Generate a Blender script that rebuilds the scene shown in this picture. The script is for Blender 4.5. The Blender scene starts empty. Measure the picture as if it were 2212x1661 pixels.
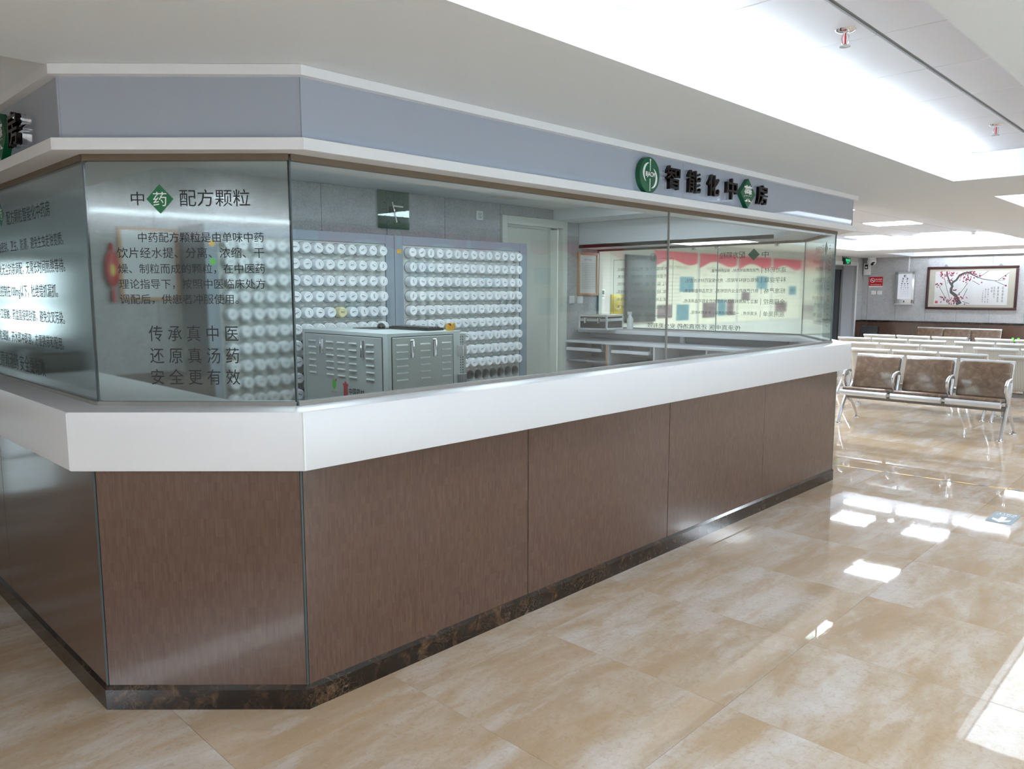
import bpy, bmesh, math, random
from mathutils import Vector, Matrix
random.seed(7)
PI = math.pi
scene = bpy.context.scene
COL = scene.collection

# ------------------------------------------------------------------ camera
CAM_H = 1.57
YAW, PITCH, FPX = 0.7710, -0.1208, 1653.5
cam_data = bpy.data.cameras.new('camera')
cam_data.sensor_fit = 'HORIZONTAL'
cam_data.sensor_width = 36.0
cam_data.lens = 36.0 * FPX / 2212.0
cam_data.clip_start = 0.05
cam = bpy.data.objects.new('camera', cam_data)
COL.objects.link(cam)
cam.location = (0, 0, CAM_H)
_f = Vector((math.cos(YAW) * math.cos(PITCH), math.sin(YAW) * math.cos(PITCH), math.sin(PITCH)))
cam.rotation_euler = _f.to_track_quat('-Z', 'Y').to_euler()
scene.camera = cam

# ------------------------------------------------------------------ world and exposure
world = bpy.data.worlds.new('world')
scene.world = world
world.use_nodes = True
bg = world.node_tree.nodes['Background']
bg.inputs[0].default_value = (0.74, 0.90, 1.0, 1)
bg.inputs[1].default_value = 2.9
vs = scene.view_settings
vs.view_transform = 'Standard'
vs.look = 'None'
vs.exposure = 1.0
vs.gamma = 1.0
vs.use_curve_mapping = False

cy = scene.cycles
cy.use_light_tree = False
cy.max_bounces = 7
cy.diffuse_bounces = 3
cy.glossy_bounces = 3
cy.transmission_bounces = 6
cy.transparent_max_bounces = 12
cy.sample_clamp_indirect = 6.0
cy.caustics_reflective = False
cy.caustics_refractive = False
cy.use_adaptive_sampling = True
cy.adaptive_threshold = 0.03

LAMP_COL = (0.79, 0.90, 1.0)
TUBE_STRENGTH = 27.0        # LED tubes hidden in the ceiling coffers
PANEL_STRENGTH = 21.0        # square LED panels
BOOTH_STRENGTH = 8.5        # LED panels added out of view to light the pharmacy booth
FAR_TUBE = 60.0

# ------------------------------------------------------------------ materials
MATS = {}


def srgb(r, g, b):
    def c(v):
        v /= 255.0
        return v / 12.92 if v <= 0.04045 else ((v + 0.055) / 1.055) ** 2.4
    return (c(r), c(g), c(b), 1.0)


class N:
    """small helper around a node tree"""

    def __init__(self, name):
        m = bpy.data.materials.new(name)
        m.use_nodes = True
        self.m, self.t = m, m.node_tree
        self.t.nodes.clear()
        self.out = self.t.nodes.new('ShaderNodeOutputMaterial')

    def n(self, typ, ins=None, **props):
        nd = self.t.nodes.new(typ)
        for k, v in props.items():
            setattr(nd, k, v)
        for k, v in (ins or {}).items():
            s = nd.inputs[k]
            if hasattr(v, 'is_output') or isinstance(v, bpy.types.NodeSocket):
                self.t.links.new(v, s)
            else:
                s.default_value = v
        return nd

    def surf(self, sock):
        self.t.links.new(sock, self.out.inputs['Surface'])
        return self.m

    def math(self, op, a, b=None, c=None):
        ins = {0: a}
        if b is not None:
            ins[1] = b
        if c is not None:
            ins[2] = c
        return self.n('ShaderNodeMath', ins, operation=op).outputs[0]

    def mix(self, f, a, b):
        nd = self.t.nodes.new('ShaderNodeMix')
        nd.data_type = 'RGBA'
        for k, v in ((0, f), (6, a), (7, b)):
            if isinstance(v, bpy.types.NodeSocket):
                self.t.links.new(v, nd.inputs[k])
            else:
                nd.inputs[k].default_value = v
        return nd.outputs[2]

    def ramp(self, fac, stops):
        nd = self.n('ShaderNodeValToRGB', {0: fac})
        cr = nd.color_ramp
        while len(cr.elements) < len(stops):
            cr.elements.new(0.5)
        for e, (p, c) in zip(cr.elements, stops):
            e.position = p
            e.color = c
        return nd.outputs[0]

    def noise(self, vec, scale, detail=4, rough=0.55, dist=0.0):
        return self.n('ShaderNodeTexNoise', {'Vector': vec, 'Scale': scale, 'Detail': detail, 'Roughness': rough, 'Distortion': dist}).outputs[0]

    def principled(self, **k):
        names = dict(color='Base Color', rough='Roughness', metal='Metallic', ior='IOR', spec='Specular IOR Level', coat='Coat Weight', coatr='Coat Roughness', trans='Transmission Weight', normal='Normal', alpha='Alpha', ecol='Emission Color', estr='Emission Strength', aniso='Anisotropic', sheen='Sheen Weight')
        return self.n('ShaderNodeBsdfPrincipled', {names[a]: b for a, b in k.items()}).outputs[0]

    def bump(self, h, strength, dist=0.01):
        return self.n('ShaderNodeBump', {'Height': h, 'Strength': strength, 'Distance': dist}).outputs[0]


def plain(name, col, rough=0.5, metal=0.0, spec=0.5, grain=0.0, gscale=300.0, coat=0.0):
    """one-colour procedural material with a slight noise in tone"""
    if name in MATS:
        return MATS[name]
    k = N(name)
    tc = k.n('ShaderNodeTexCoord').outputs['Object']
    c = col if len(col) == 4 else (*col, 1)
    if grain > 0:
        nz = k.noise(tc, gscale, 3)
        lo = tuple(x * (1 - grain) for x in c[:3]) + (1,)
        hi = tuple(min(1, x * (1 + grain)) for x in c[:3]) + (1,)
        cc = k.mix(nz, lo, hi)
    else:
        cc = c
    MATS[name] = k.surf(k.principled(color=cc, rough=rough, metal=metal, spec=spec, coat=coat))
    return MATS[name]


def emit(name, col, strength):
    if name in MATS:
        return MATS[name]
    k = N(name)
    MATS[name] = k.surf(k.n('ShaderNodeEmission', {0: (*col[:3], 1), 1: strength}).outputs[0])
    return MATS[name]


def mat_marble_floor():
    k = N('polished_beige_marble')
    geo = k.n('ShaderNodeNewGeometry').outputs['Position']
    rnd = k.n('ShaderNodeObjectInfo').outputs['Random']
    off = k.n('ShaderNodeCombineXYZ', {0: k.math('MULTIPLY', rnd, 37.0), 1: k.math('MULTIPLY', rnd, 91.0), 2: k.math('MULTIPLY', rnd, 53.0)}).outputs[0]
    vec = k.n('ShaderNodeVectorMath', {0: geo, 1: off}, operation='ADD').outputs[0]
    mp = k.n('ShaderNodeMapping', {'Vector': vec, 'Rotation': (0, 0, 0.12), 'Scale': (0.42, 1.25, 1.0)}).outputs[0]
    big = k.noise(mp, 2.4, 6, 0.6, 0.35)
    mid = k.noise(mp, 4.6, 7, 0.66, 0.4)
    fine = k.noise(vec, 30.0, 6, 0.7, 1.2)
    base = k.ramp(big, [(0.34, srgb(182, 156, 128)), (0.46, srgb(194, 172, 149)), (0.55, srgb(203, 186, 169)), (0.63, srgb(214, 202, 192)), (0.75, srgb(216, 205, 199))])
    tan = k.ramp(mid, [(0.36, (1, 1, 1, 1)), (0.52, (0, 0, 0, 1))])
    base = k.mix(k.math('MULTIPLY', tan, 0.60), base, srgb(186, 154, 118))
    pale = k.ramp(mid, [(0.55, (0, 0, 0, 1)), (0.66, (1, 1, 1, 1))])
    base = k.mix(k.math('MULTIPLY', pale, 0.45), base, srgb(218, 207, 203))
    fl = k.ramp(fine, [(0.34, (1, 1, 1, 1)), (0.50, (0, 0, 0, 1))])
    base = k.mix(k.math('MULTIPLY', fl, 0.38), base, srgb(176, 144, 114))
    speck = k.ramp(k.noise(vec, 75.0, 4, 0.7, 0.6), [(0.32, (1, 1, 1, 1)), (0.42, (0, 0, 0, 1))])
    base = k.mix(k.math('MULTIPLY', speck, 0.30), base, srgb(158, 124, 98))
    tone = k.math('MULTIPLY_ADD', rnd, 0.04, 0.98)
    base = k.n('ShaderNodeVectorMath', {0: base, 1: k.n('ShaderNodeCombineXYZ', {0: tone, 1: tone, 2: tone}).outputs[0]}, operation='MULTIPLY').outputs[0]
    wave = k.noise(geo, 5.0, 2, 0.5)
    crk = k.math('MULTIPLY_ADD', speck, -0.02, wave)
    nrm = k.bump(crk, 0.022, 0.01)
    return k.surf(k.principled(color=base, rough=0.02, spec=0.6, normal=nrm))


def mat_brown_panel():
    """gloss wall panel printed with narrow vertical strips, staggered in short rows"""
    k = N('brown_strip_laminate')
    tc = k.n('ShaderNodeTexCoord').outputs['Object']
    sx = k.n('ShaderNodeSeparateXYZ', {0: tc})
    rnd = k.n('ShaderNodeObjectInfo').outputs['Random']
    row = k.math('FLOOR', k.math('DIVIDE', sx.outputs[2], 0.034))
    stag = k.math('MULTIPLY', k.n('ShaderNodeTexWhiteNoise', {'W': row}, noise_dimensions='1D').outputs[0], 0.05)
    xs = k.math('ADD', sx.outputs[0], stag)
    cell = k.math('FLOOR', k.math('DIVIDE', xs, 0.0105))
    cv = k.n('ShaderNodeCombineXYZ', {0: cell, 1: row, 2: k.math('MULTIPLY', rnd, 99.0)}).outputs[0]
    wn = k.n('ShaderNodeTexWhiteNoise', {'Vector': cv}, noise_dimensions='3D').outputs[0]
    mp = k.n('ShaderNodeMapping', {'Vector': tc, 'Scale': (420.0, 1.0, 6.0)}).outputs[0]
    st = k.noise(mp, 1.0, 3, 0.6)
    mp2 = k.n('ShaderNodeMapping', {'Vector': tc, 'Scale': (1150.0, 1.0, 4.0)}).outputs[0]
    st2 = k.noise(mp2, 1.0, 2, 0.6)
    f = k.math('ADD', k.math('MULTIPLY', wn, 0.09), k.math('ADD', k.math('MULTIPLY', st, 0.55), k.math('MULTIPLY', st2, 0.36)))
    col = k.ramp(f, [(0.34, srgb(80, 56, 47)), (0.48, srgb(93, 69, 58)), (0.58, srgb(98, 76, 65)), (0.72, srgb(114, 92, 78))])
    h = k.math('ADD', k.math('MULTIPLY', wn, 1.0), k.math('MULTIPLY', st, 0.4))
    nrm = k.bump(h, 0.10, 0.0012)
    return k.surf(k.principled(color=col, rough=0.20, spec=0.5, normal=nrm, coat=0.25, coatr=0.06))


def mat_emperador():
    k = N('dark_emperador_marble')
    geo = k.n('ShaderNodeNewGeometry').outputs['Position']
    rnd = k.n('ShaderNodeObjectInfo').outputs['Random']
    off = k.n('ShaderNodeCombineXYZ', {0: k.math('MULTIPLY', rnd, 37.0), 1: k.math('MULTIPLY', rnd, 11.0), 2: rnd}).outputs[0]
    v = k.n('ShaderNodeVectorMath', {0: geo, 1: off}, operation='ADD').outputs[0]
    n1 = k.noise(v, 13.0, 7, 0.7, 0.8)
    base = k.ramp(n1, [(0.36, srgb(18, 13, 11)), (0.50, srgb(36, 25, 19)), (0.60, srgb(66, 46, 32)), (0.72, srgb(108, 82, 58))])
    vor = k.n('ShaderNodeTexVoronoi', {'Vector': k.n('ShaderNodeVectorMath', {0: v, 1: k.n('ShaderNodeTexNoise', {'Vector': v, 'Scale': 7.0}).outputs[1]}, operation='ADD').outputs[0], 'Scale': 13.0}, feature='DISTANCE_TO_EDGE').outputs[0]
    vm = k.ramp(vor, [(0.0, (1, 1, 1, 1)), (0.035, (0, 0, 0, 1))])
    n2 = k.ramp(k.noise(v, 4.0, 3), [(0.5, (0, 0, 0, 1)), (0.66, (1, 1, 1, 1))])
    base = k.mix(k.math('MULTIPLY', k.math('MULTIPLY', vm, n2), 0.55), base, srgb(150, 128, 104))
    return k.surf(k.principled(color=base, rough=0.14, spec=0.5))


def mat_wallpanel():
    k = N('grey_fabric_wall_panel')
    geo = k.n('ShaderNodeNewGeometry').outputs['Position']
    n1 = k.noise(geo, 75.0, 5, 0.75)
    n2 = k.noise(geo, 9.0, 3, 0.6)
    f = k.math('ADD', k.math('MULTIPLY', n1, 0.75), k.math('MULTIPLY', n2, 0.25))
    c = k.ramp(f, [(0.30, srgb(150, 151, 152)), (0.52, srgb(184, 184, 186)), (0.72, srgb(205, 205, 207))])
    return k.surf(k.principled(color=c, rough=0.75, spec=0.3, normal=k.bump(n1, 0.15, 0.002)))


def mat_glass(name, tint=(0.93, 0.975, 0.96), refl=1.0):
    k = N(name)
    back = k.n('ShaderNodeNewGeometry').outputs['Backfacing']
    fr = k.n('ShaderNodeFresnel', {'IOR': k.math('MULTIPLY_ADD', back, 1 / 1.5 - 1.5, 1.5)}).outputs[0]
    tr = k.n('ShaderNodeBsdfTransparent', {0: (*tint, 1)}).outputs[0]
    gl = k.n('ShaderNodeBsdfGlossy', {'Color': (1, 1, 1, 1), 'Roughness': 0.0}).outputs[0]
    return k.surf(k.n('ShaderNodeMixShader', {0: k.math('MULTIPLY', fr, refl), 1: tr, 2: gl}).outputs[0])


def mat_film(name, rough, refl=1.2):
    """translucent privacy film: blurs what lies behind it, mirrors lamps as smeared streaks"""
    k = N(name)
    tc = k.n('ShaderNodeTexCoord').outputs['Object']
    mp = k.n('ShaderNodeMapping', {'Vector': tc, 'Scale': (14.0, 14.0, 260.0)}).outputs[0]
    nz = k.noise(mp, 1.0, 2, 0.6)
    fine = k.noise(tc, 420.0, 2, 0.6)
    h = k.math('ADD', k.math('MULTIPLY', nz, 0.6), k.math('MULTIPLY', fine, 0.5))
    nrm = k.bump(h, 0.22, 0.0006)
    back = k.n('ShaderNodeNewGeometry').outputs['Backfacing']
    fr = k.n('ShaderNodeFresnel', {'IOR': k.math('MULTIPLY_ADD', back, 1 / 1.5 - 1.5, 1.5), 'Normal': nrm}).outputs[0]
    rf = k.n('ShaderNodeBsdfRefraction', {'Color': (0.94, 0.97, 0.96, 1), 'Roughness': rough, 'IOR': 1.25}).outputs[0]
    gl = k.n('ShaderNodeBsdfGlossy', {'Color': (1, 1, 1, 1), 'Roughness': 0.035, 'Normal': nrm}).outputs[0]
    return k.surf(k.n('ShaderNodeMixShader', {0: k.math('MULTIPLY_ADD', fr, refl, 0.005), 1: rf, 2: gl}).outputs[0])


def mat_perforated():
    k = N('perforated_steel')
    tc = k.n('ShaderNodeTexCoord').outputs['Object']
    s = k.n('ShaderNodeSeparateXYZ', {0: tc})
    p = 0.0165
    a = k.math('SUBTRACT', k.math('FRACT', k.math('DIVIDE', k.math('ADD', s.outputs[1], 50.0), p)), 0.5)
    b = k.math('SUBTRACT', k.math('FRACT', k.math('DIVIDE', k.math('ADD', k.math('MULTIPLY_ADD', s.outputs[0], 0.72, s.outputs[2]), 50.0), p)), 0.5)
    d = k.math('SQRT', k.math('ADD', k.math('MULTIPLY', a, a), k.math('MULTIPLY', b, b)))
    hole = k.math('LESS_THAN', d, 0.27)
    edge = k.math('LESS_THAN', k.math('ABSOLUTE', s.outputs[1]), 0.225)
    pb = k.principled(color=srgb(214, 212, 205), rough=0.42, metal=0.25, spec=0.5)
    tr = k.n('ShaderNodeBsdfDiffuse', {0: srgb(84, 80, 72)}).outputs[0]
    return k.surf(k.n('ShaderNodeMixShader', {0: k.math('MULTIPLY', hole, edge), 1: pb, 2: tr}).outputs[0])


def mat_leather():
    k = N('brown_glossy_leather')
    tc = k.n('ShaderNodeTexCoord').outputs['Object']
    n1 = k.noise(tc, 14.0, 6, 0.65, 0.6)
    vor = k.n('ShaderNodeTexVoronoi', {'Vector': tc, 'Scale': 230.0}).outputs[0]
    c = k.ramp(n1, [(0.3, srgb(84, 62, 46)), (0.55, srgb(112, 88, 68)), (0.75, srgb(140, 116, 94))])
    return k.surf(k.principled(color=c, rough=0.32, spec=0.6, coat=0.6, coatr=0.12, normal=k.bump(k.math('ADD', vor, n1), 0.12, 0.002)))


def mat_hazard():
    k = N('yellow_black_tape')
    geo = k.n('ShaderNodeNewGeometry').outputs['Position']
    s = k.n('ShaderNodeSeparateXYZ', {0: geo})
    f = k.math('FRACT', k.math('DIVIDE', k.math('ADD', s.outputs[1], k.math('MULTIPLY', s.outputs[0], 1.0)), 0.22))
    c = k.ramp(k.math('ADD', f, 0.0), [(0.0, srgb(226, 178, 60)), (0.62, srgb(226, 178, 60)), (0.64, srgb(70, 66, 56)), (1.0, srgb(70, 66, 56))])
    return k.surf(k.principled(color=c, rough=0.4))


M = dict(
    floor=mat_marble_floor(), brown=mat_brown_panel(), emp=mat_emperador(), wallp=mat_wallpanel(),
    glass=mat_glass('clear_glass', (0.950, 0.978, 0.966), 0.75), picglass=mat_glass('picture_glass', (0.98, 0.98, 0.98), 0.8),
    film=mat_film('frosted_film', 0.09, 1.0), film_b=mat_film('frosted_film_wide', 0.085, 0.25),
    perf=mat_perforated(), leather=mat_leather(), hazard=mat_hazard(),
    soffit=plain('warm_white_ceiling_paint', srgb(230, 234, 238), 0.7, grain=0.02, gscale=60),
    coffer=plain('white_coffer_paint', srgb(236, 238, 244), 0.6, grain=0.01, gscale=60),
    ctile=plain('white_metal_ceiling_tile', srgb(230, 232, 240), 0.45, grain=0.015, gscale=40),
    groove=plain('dark_ceiling_groove', srgb(150, 156, 158), 0.5),
    wwall=plain('white_wall_paint', srgb(214, 212, 206), 0.7, grain=0.02, gscale=40),
    white=plain('white_solid_surface', srgb(226, 225, 228), 0.32, grain=0.012, gscale=30),
    cream=plain('cream_ledge_paint', srgb(236, 236, 240), 0.5, grain=0.02, gscale=30),
    head=plain('gloss_silver_white_sign_panel', srgb(166, 173, 188), 0.04, spec=1.0, grain=0.01, gscale=20),
    chan=plain('grey_silicone_channel', srgb(150, 146, 140), 0.5, grain=0.12, gscale=40),
    topchan=plain('brown_top_channel', srgb(104, 88, 70), 0.5, grain=0.1, gscale=30),
    joint=plain('dark_glass_joint', srgb(64, 76, 78), 0.25),
    gedge=plain('green_glass_edge', srgb(150, 182, 176), 0.15),
    darkjoint=plain('dark_panel_joint', srgb(38, 32, 30), 0.6),
    alu=plain('grey_metal_strip', srgb(104, 98, 96), 0.35, metal=0.6),
    core=plain('counter_core', srgb(60, 50, 44), 0.8),
    ink=plain('black_print', srgb(16, 16, 18), 0.45),
    inkgreen=plain('green_print', srgb(22, 110, 66), 0.45),
    green=plain('green_sign_acrylic', srgb(8, 92, 58), 0.22, spec=0.5),
    signwhite=plain('white_sign_acrylic', srgb(238, 240, 240), 0.3),
    darkchrome=plain('dark_chrome_letter', srgb(52, 46, 44), 0.12, metal=0.9),
    chrome=plain('bright_chrome', srgb(232, 232, 235), 0.08, metal=1.0),
    steel=plain('satin_steel', srgb(212, 214, 217), 0.27, metal=0.85, grain=0.04, gscale=20),
    silver=plain('silver_powder_coat', srgb(224, 227, 230), 0.22, metal=0.55),
    beam=plain('grey_steel_beam', srgb(140, 140, 138), 0.4, metal=0.5),
    rackframe=plain('slate_blue_rack_frame', srgb(134, 147, 159), 0.45, grain=0.02, gscale=50),
    rackpanel=plain('pale_grey_rack_panel', srgb(186, 190, 188), 0.5),
    cup=plain('grey_empty_cup', srgb(150, 154, 152), 0.5),
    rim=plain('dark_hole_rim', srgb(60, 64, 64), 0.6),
    jar=plain('white_jar_plastic', srgb(236, 240, 244), 0.28),
    jaryellow=plain('yellowed_jar_plastic', srgb(226, 218, 170), 0.3),
    cab=plain('grey_green_cabinet_steel', srgb(200, 209, 208), 0.38, grain=0.02, gscale=60),
    cabdark=plain('cabinet_door_gap', srgb(58, 66, 66), 0.6),
    black=plain('black_plastic', srgb(24, 25, 27), 0.35),
    caseblack=plain('case_black_panel', srgb(20, 24, 26), 0.6, spec=0.25),
    tv=plain('black_tv_screen', srgb(18, 28, 36), 0.35),
    doorp=plain('pale_cream_door', srgb(226, 230, 222), 0.4, grain=0.01, gscale=20),
    doorgrey=plain('pale_grey_reveal', srgb(196, 198, 204), 0.5),
    darkglass=plain('dark_door_glass', srgb(20, 22, 26), 0.08),
    wood=plain('beech_frame_wood', srgb(196, 150, 112), 0.4, grain=0.15, gscale=30),
    redwood=plain('dark_redwood_frame', srgb(58, 26, 26), 0.28, grain=0.2, gscale=30),
    paper=plain('white_paper', srgb(232, 232, 234), 0.6, grain=0.01, gscale=80),
    mat_board=plain('beige_mat_board', srgb(196, 192, 178), 0.7, grain=0.03, gscale=200),
    red=plain('red_plastic', srgb(196, 26, 36), 0.35),
    redposter=plain('red_poster_band', srgb(214, 40, 66), 0.4, grain=0.12, gscale=4),
    cream_poster=plain('cream_poster_paper', srgb(240, 231, 210), 0.5, grain=0.05, gscale=3),
    photo_a=plain('teal_photo', srgb(92, 140, 150), 0.4, grain=0.45, gscale=12),
    photo_b=plain('dusky_photo', srgb(120, 96, 100), 0.4, grain=0.5, gscale=12),
    textgrey=plain('grey_print', srgb(150, 138, 120), 0.5),
    yellow=plain('yellow_plastic', srgb(236, 178, 44), 0.35),
    maroon=plain('maroon_plastic', srgb(140, 44, 42), 0.35),
    plaque=plain('gold_plaque', srgb(196, 170, 60), 0.3, metal=0.3, grain=0.15, gscale=20),
    deskwhite=plain('white_desk_laminate', srgb(222, 223, 230), 0.35),
    deskgrey=plain('grey_desk_inside', srgb(150, 152, 162), 0.5),
    darkbrown=plain('dark_brown_panel', srgb(52, 42, 38), 0.5),
    printer=plain('dark_device', srgb(50, 54, 56), 0.4),
    pink=plain('pink_cloth', srgb(206, 62, 92), 0.7),
    lime=plain('lime_green_plastic', srgb(90, 214, 50), 0.4),
    sticker=plain('slate_floor_sticker', srgb(112, 132, 142), 0.3),
    bark=plain('grey_ink', srgb(66, 68, 72), 0.7, grain=0.6, gscale=12),
    petal=plain('crimson_ink', srgb(132, 26, 58), 0.7, grain=0.5, gscale=40),
    petal2=plain('pink_ink', srgb(214, 110, 140), 0.7, grain=0.3, gscale=40),
    lcd=plain('grey_lcd', srgb(90, 104, 98), 0.3),
    tag=plain('white_tag', srgb(214, 218, 216), 0.5),
    clockglass=mat_glass('green_clock_glass', (0.60, 0.72, 0.66), 1.0),
    tube=emit('led_tube_light', LAMP_COL, TUBE_STRENGTH), fartube=emit('led_tube_light_far', LAMP_COL, FAR_TUBE),
    rearled=emit('rear_light', LAMP_COL, 18.0),
    softled=emit('soft_luminous_panel', LAMP_COL, 2.3),
    led=emit('led_panel_light', LAMP_COL, PANEL_STRENGTH), boothfill=emit('added_booth_light', LAMP_COL, BOOTH_STRENGTH),
    exitgreen=emit('exit_green_light', (0.02, 0.55, 0.20), 1.2), chartlight=emit('eye_chart_light', (0.86, 0.90, 1.0), 0.36),
)


# ------------------------------------------------------------------ mesh builder
class MB:
    def __init__(self):
        self.bm = bmesh.new()

    def _xf(self, geom, mx):
        if mx is not None:
            bmesh.ops.transform(self.bm, matrix=mx, verts=[v for v in geom if isinstance(v, bmesh.types.BMVert)])

    def box(self, x0, x1, y0, y1, z0, z1, bev=0.0, seg=2, mx=None):
        vs_ = [self.bm.verts.new(p) for p in ((x0, y0, z0), (x1, y0, z0), (x1, y1, z0), (x0, y1, z0), (x0, y0, z1), (x1, y0, z1), (x1, y1, z1), (x0, y1, z1))]
        fs = [self.bm.faces.new([vs_[i] for i in q]) for q in ((3, 2, 1, 0), (4, 5, 6, 7), (0, 1, 5, 4), (1, 2, 6, 5), (2, 3, 7, 6), (3, 0, 4, 7))]
        if bev > 0:
            es = list({e for f in fs for e in f.edges})
            r = bmesh.ops.bevel(self.bm, geom=es, offset=bev, segments=seg, profile=0.5, affect='EDGES')
            vs_ = list({v for f in r['faces'] for v in f.verts} | {v for v in vs_ if v.is_valid})
        if mx is not None:
            bmesh.ops.transform(self.bm, matrix=mx, verts=vs_)
        return self

    def prism(self, poly, a, b, axis='z'):
        """extrude a polygon: axis z -> (x,y), axis y -> (x,z), axis x -> (y,z)"""
        def P(p, t):
            return {'z': (p[0], p[1], t), 'y': (p[0], t, p[1]), 'x': (t, p[0], p[1])}[axis]
        A = [self.bm.verts.new(P(p, a)) for p in poly]
        B = [self.bm.verts.new(P(p, b)) for p in poly]
        n = len(poly)
        self.bm.faces.new(A)
        self.bm.faces.new(B[::-1])
        for i in range(n):
            self.bm.faces.new((A[i], B[i], B[(i + 1) % n], A[(i + 1) % n]))
        return self

    def band(self, outer, inner, z0, z1):
        """a band between two open outlines with the same number of points"""
        n = len(outer)
        o0 = [self.bm.verts.new((*p, z0)) for p in outer]
        o1 = [self.bm.verts.new((*p, z1)) for p in outer]
        i0 = [self.bm.verts.new((*p, z0)) for p in inner]
        i1 = [self.bm.verts.new((*p, z1)) for p in inner]
        for k in range(n - 1):
            self.bm.faces.new((o0[k], o0[k + 1], o1[k + 1], o1[k]))
            self.bm.faces.new((i0[k], i1[k], i1[k + 1], i0[k + 1]))
            self.bm.faces.new((o1[k], o1[k + 1], i1[k + 1], i1[k]))
            self.bm.faces.new((o0[k], i0[k], i0[k + 1], o0[k + 1]))
        self.bm.faces.new((o0[0], o1[0], i1[0], i0[0]))
        self.bm.faces.new((o0[-1], i0[-1], i1[-1], o1[-1]))
        return self

    def quad(self, *pts):
        self.bm.faces.new([self.bm.verts.new(p) for p in pts])
        return self

    def lathe(self, prof, seg=24, mx=None, close=True):
        """profile of (r, h) spun around local z"""
        rings = []
        new = []
        for r, h in prof:
            if r < 1e-6:
                v = self.bm.verts.new((0, 0, h))
                rings.append([v])
                new.append(v)
            else:
                ring = [self.bm.verts.new((r * math.cos(2 * PI * i / seg), r * math.sin(2 * PI * i / seg), h)) for i in range(seg)]
                rings.append(ring)
                new += ring
        for A, B in zip(rings, rings[1:]):
            for i in range(seg):
                j = (i + 1) % seg
                if len(A) == 1 and len(B) == 1:
                    break
                if len(A) == 1:
                    self.bm.faces.new((A[0], B[j], B[i]))
                elif len(B) == 1:
                    self.bm.faces.new((A[i], A[j], B[0]))
                else:
                    self.bm.faces.new((A[i], A[j], B[j], B[i]))
        if mx is not None:
            bmesh.ops.transform(self.bm, matrix=mx, verts=new)
        return self

    def tube(self, path, r, seg=10, cap=True, flat=1.0, side=Vector((0, 1, 0))):
        P = [Vector(p) for p in path]
        rs = r if isinstance(r, (list, tuple)) else [r] * len(P)
        rings = []
        for i, p in enumerate(P):
            t = (P[min(i + 1, len(P) - 1)] - P[max(i - 1, 0)]).normalized()
            s = side - t * side.dot(t)
            if s.length < 1e-4:
                s = Vector((1, 0, 0)) - t * t.x
            s.normalize()
            u = t.cross(s)
            rings.append([self.bm.verts.new(p + (s * math.cos(2 * PI * k / seg) * flat + u * math.sin(2 * PI * k / seg)) * rs[i]) for k in range(seg)])
        for A, B in zip(rings, rings[1:]):
            for k in range(seg):
                self.bm.faces.new((A[k], A[(k + 1) % seg], B[(k + 1) % seg], B[k]))
        if cap:
            self.bm.faces.new(rings[0][::-1])
            self.bm.faces.new(rings[-1])
        return self

    def strip(self, pts, widths, y=0.0):
        """a flat ribbon in the xz plane"""
        n = len(pts)
        A, B = [], []
        for i in range(n):
            t = Vector(pts[min(i + 1, n - 1)]) - Vector(pts[max(i - 1, 0)])
            t.normalize()
            w = widths[i] / 2
            A.append(self.bm.verts.new((pts[i][0] - t.y * w, y, pts[i][1] + t.x * w)))
            B.append(self.bm.verts.new((pts[i][0] + t.y * w, y, pts[i][1] - t.x * w)))
        for i in range(n - 1):
            self.bm.faces.new((A[i], A[i + 1], B[i + 1], B[i]))
        return self

    def mesh(self, name, fix=True, smooth=35):
        if fix:
            bmesh.ops.recalc_face_normals(self.bm, faces=self.bm.faces[:])
        me = bpy.data.meshes.new(name)
        self.bm.to_mesh(me)
        self.bm.free()
        if smooth:
            me.polygons.foreach_set('use_smooth', [True] * len(me.polygons))
            me.set_sharp_from_angle(angle=math.radians(smooth))
        return me


def link(name, me, mat=None, parent=None, loc=(0, 0, 0), rot=(0, 0, 0)):
    o = bpy.data.objects.new(name, me)
    COL.objects.link(o)
    if mat is not None and not me.materials:
        me.materials.append(M[mat] if isinstance(mat, str) else mat)
    o.location = loc
    o.rotation_euler = rot
    if parent is not None:
        o.parent = parent
    return o


def put(name, mb, mat, parent=None, loc=(0, 0, 0), rot=(0, 0, 0), fix=True, smooth=35):
    return link(name, mb.mesh(name, fix, smooth), mat, parent, loc, rot)


def tag(o, label=None, cat=None, group=None, kind=None):
    if label:
        o['label'] = label
    if cat:
        o['category'] = cat
    if group:
        o['group'] = group
    if kind:
        o['kind'] = kind
    return o


def thing(name, label=None, cat=None, loc=(0, 0, 0), rotz=0.0, group=None, kind=None):
    o = bpy.data.objects.new(name, None)
    o.empty_display_size = 0.05
    COL.objects.link(o)
    o.location = loc
    o.rotation_euler = (0, 0, rotz)
    return tag(o, label, cat, group, kind)


def copy_tree(src, loc, rotz=None, parent=None):
    c = src.copy()
    COL.objects.link(c)
    c.parent = parent
    c.location = loc
    if rotz is not None:
        c.rotation_euler = (0, 0, rotz)
    for ch in src.children:
        k = ch.copy()
        COL.objects.link(k)
        k.parent = c
        for g in ch.children:
            q = g.copy()
            COL.objects.link(q)
            q.parent = k
    return c


# lettering -----------------------------------------------------------
def glyphs(body, bold=0.0, extrude=0.0, res=2):
    c = bpy.data.curves.new('lettering', 'FONT')
    c.body = body
    c.resolution_u = res
    c.offset = bold
    c.extrude = extrude
    o = bpy.data.objects.new('lettering', c)
    me = bpy.data.meshes.new_from_object(o)
    bpy.data.objects.remove(o)
    bpy.data.curves.remove(c)
    me.materials.clear()
    return me


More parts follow.
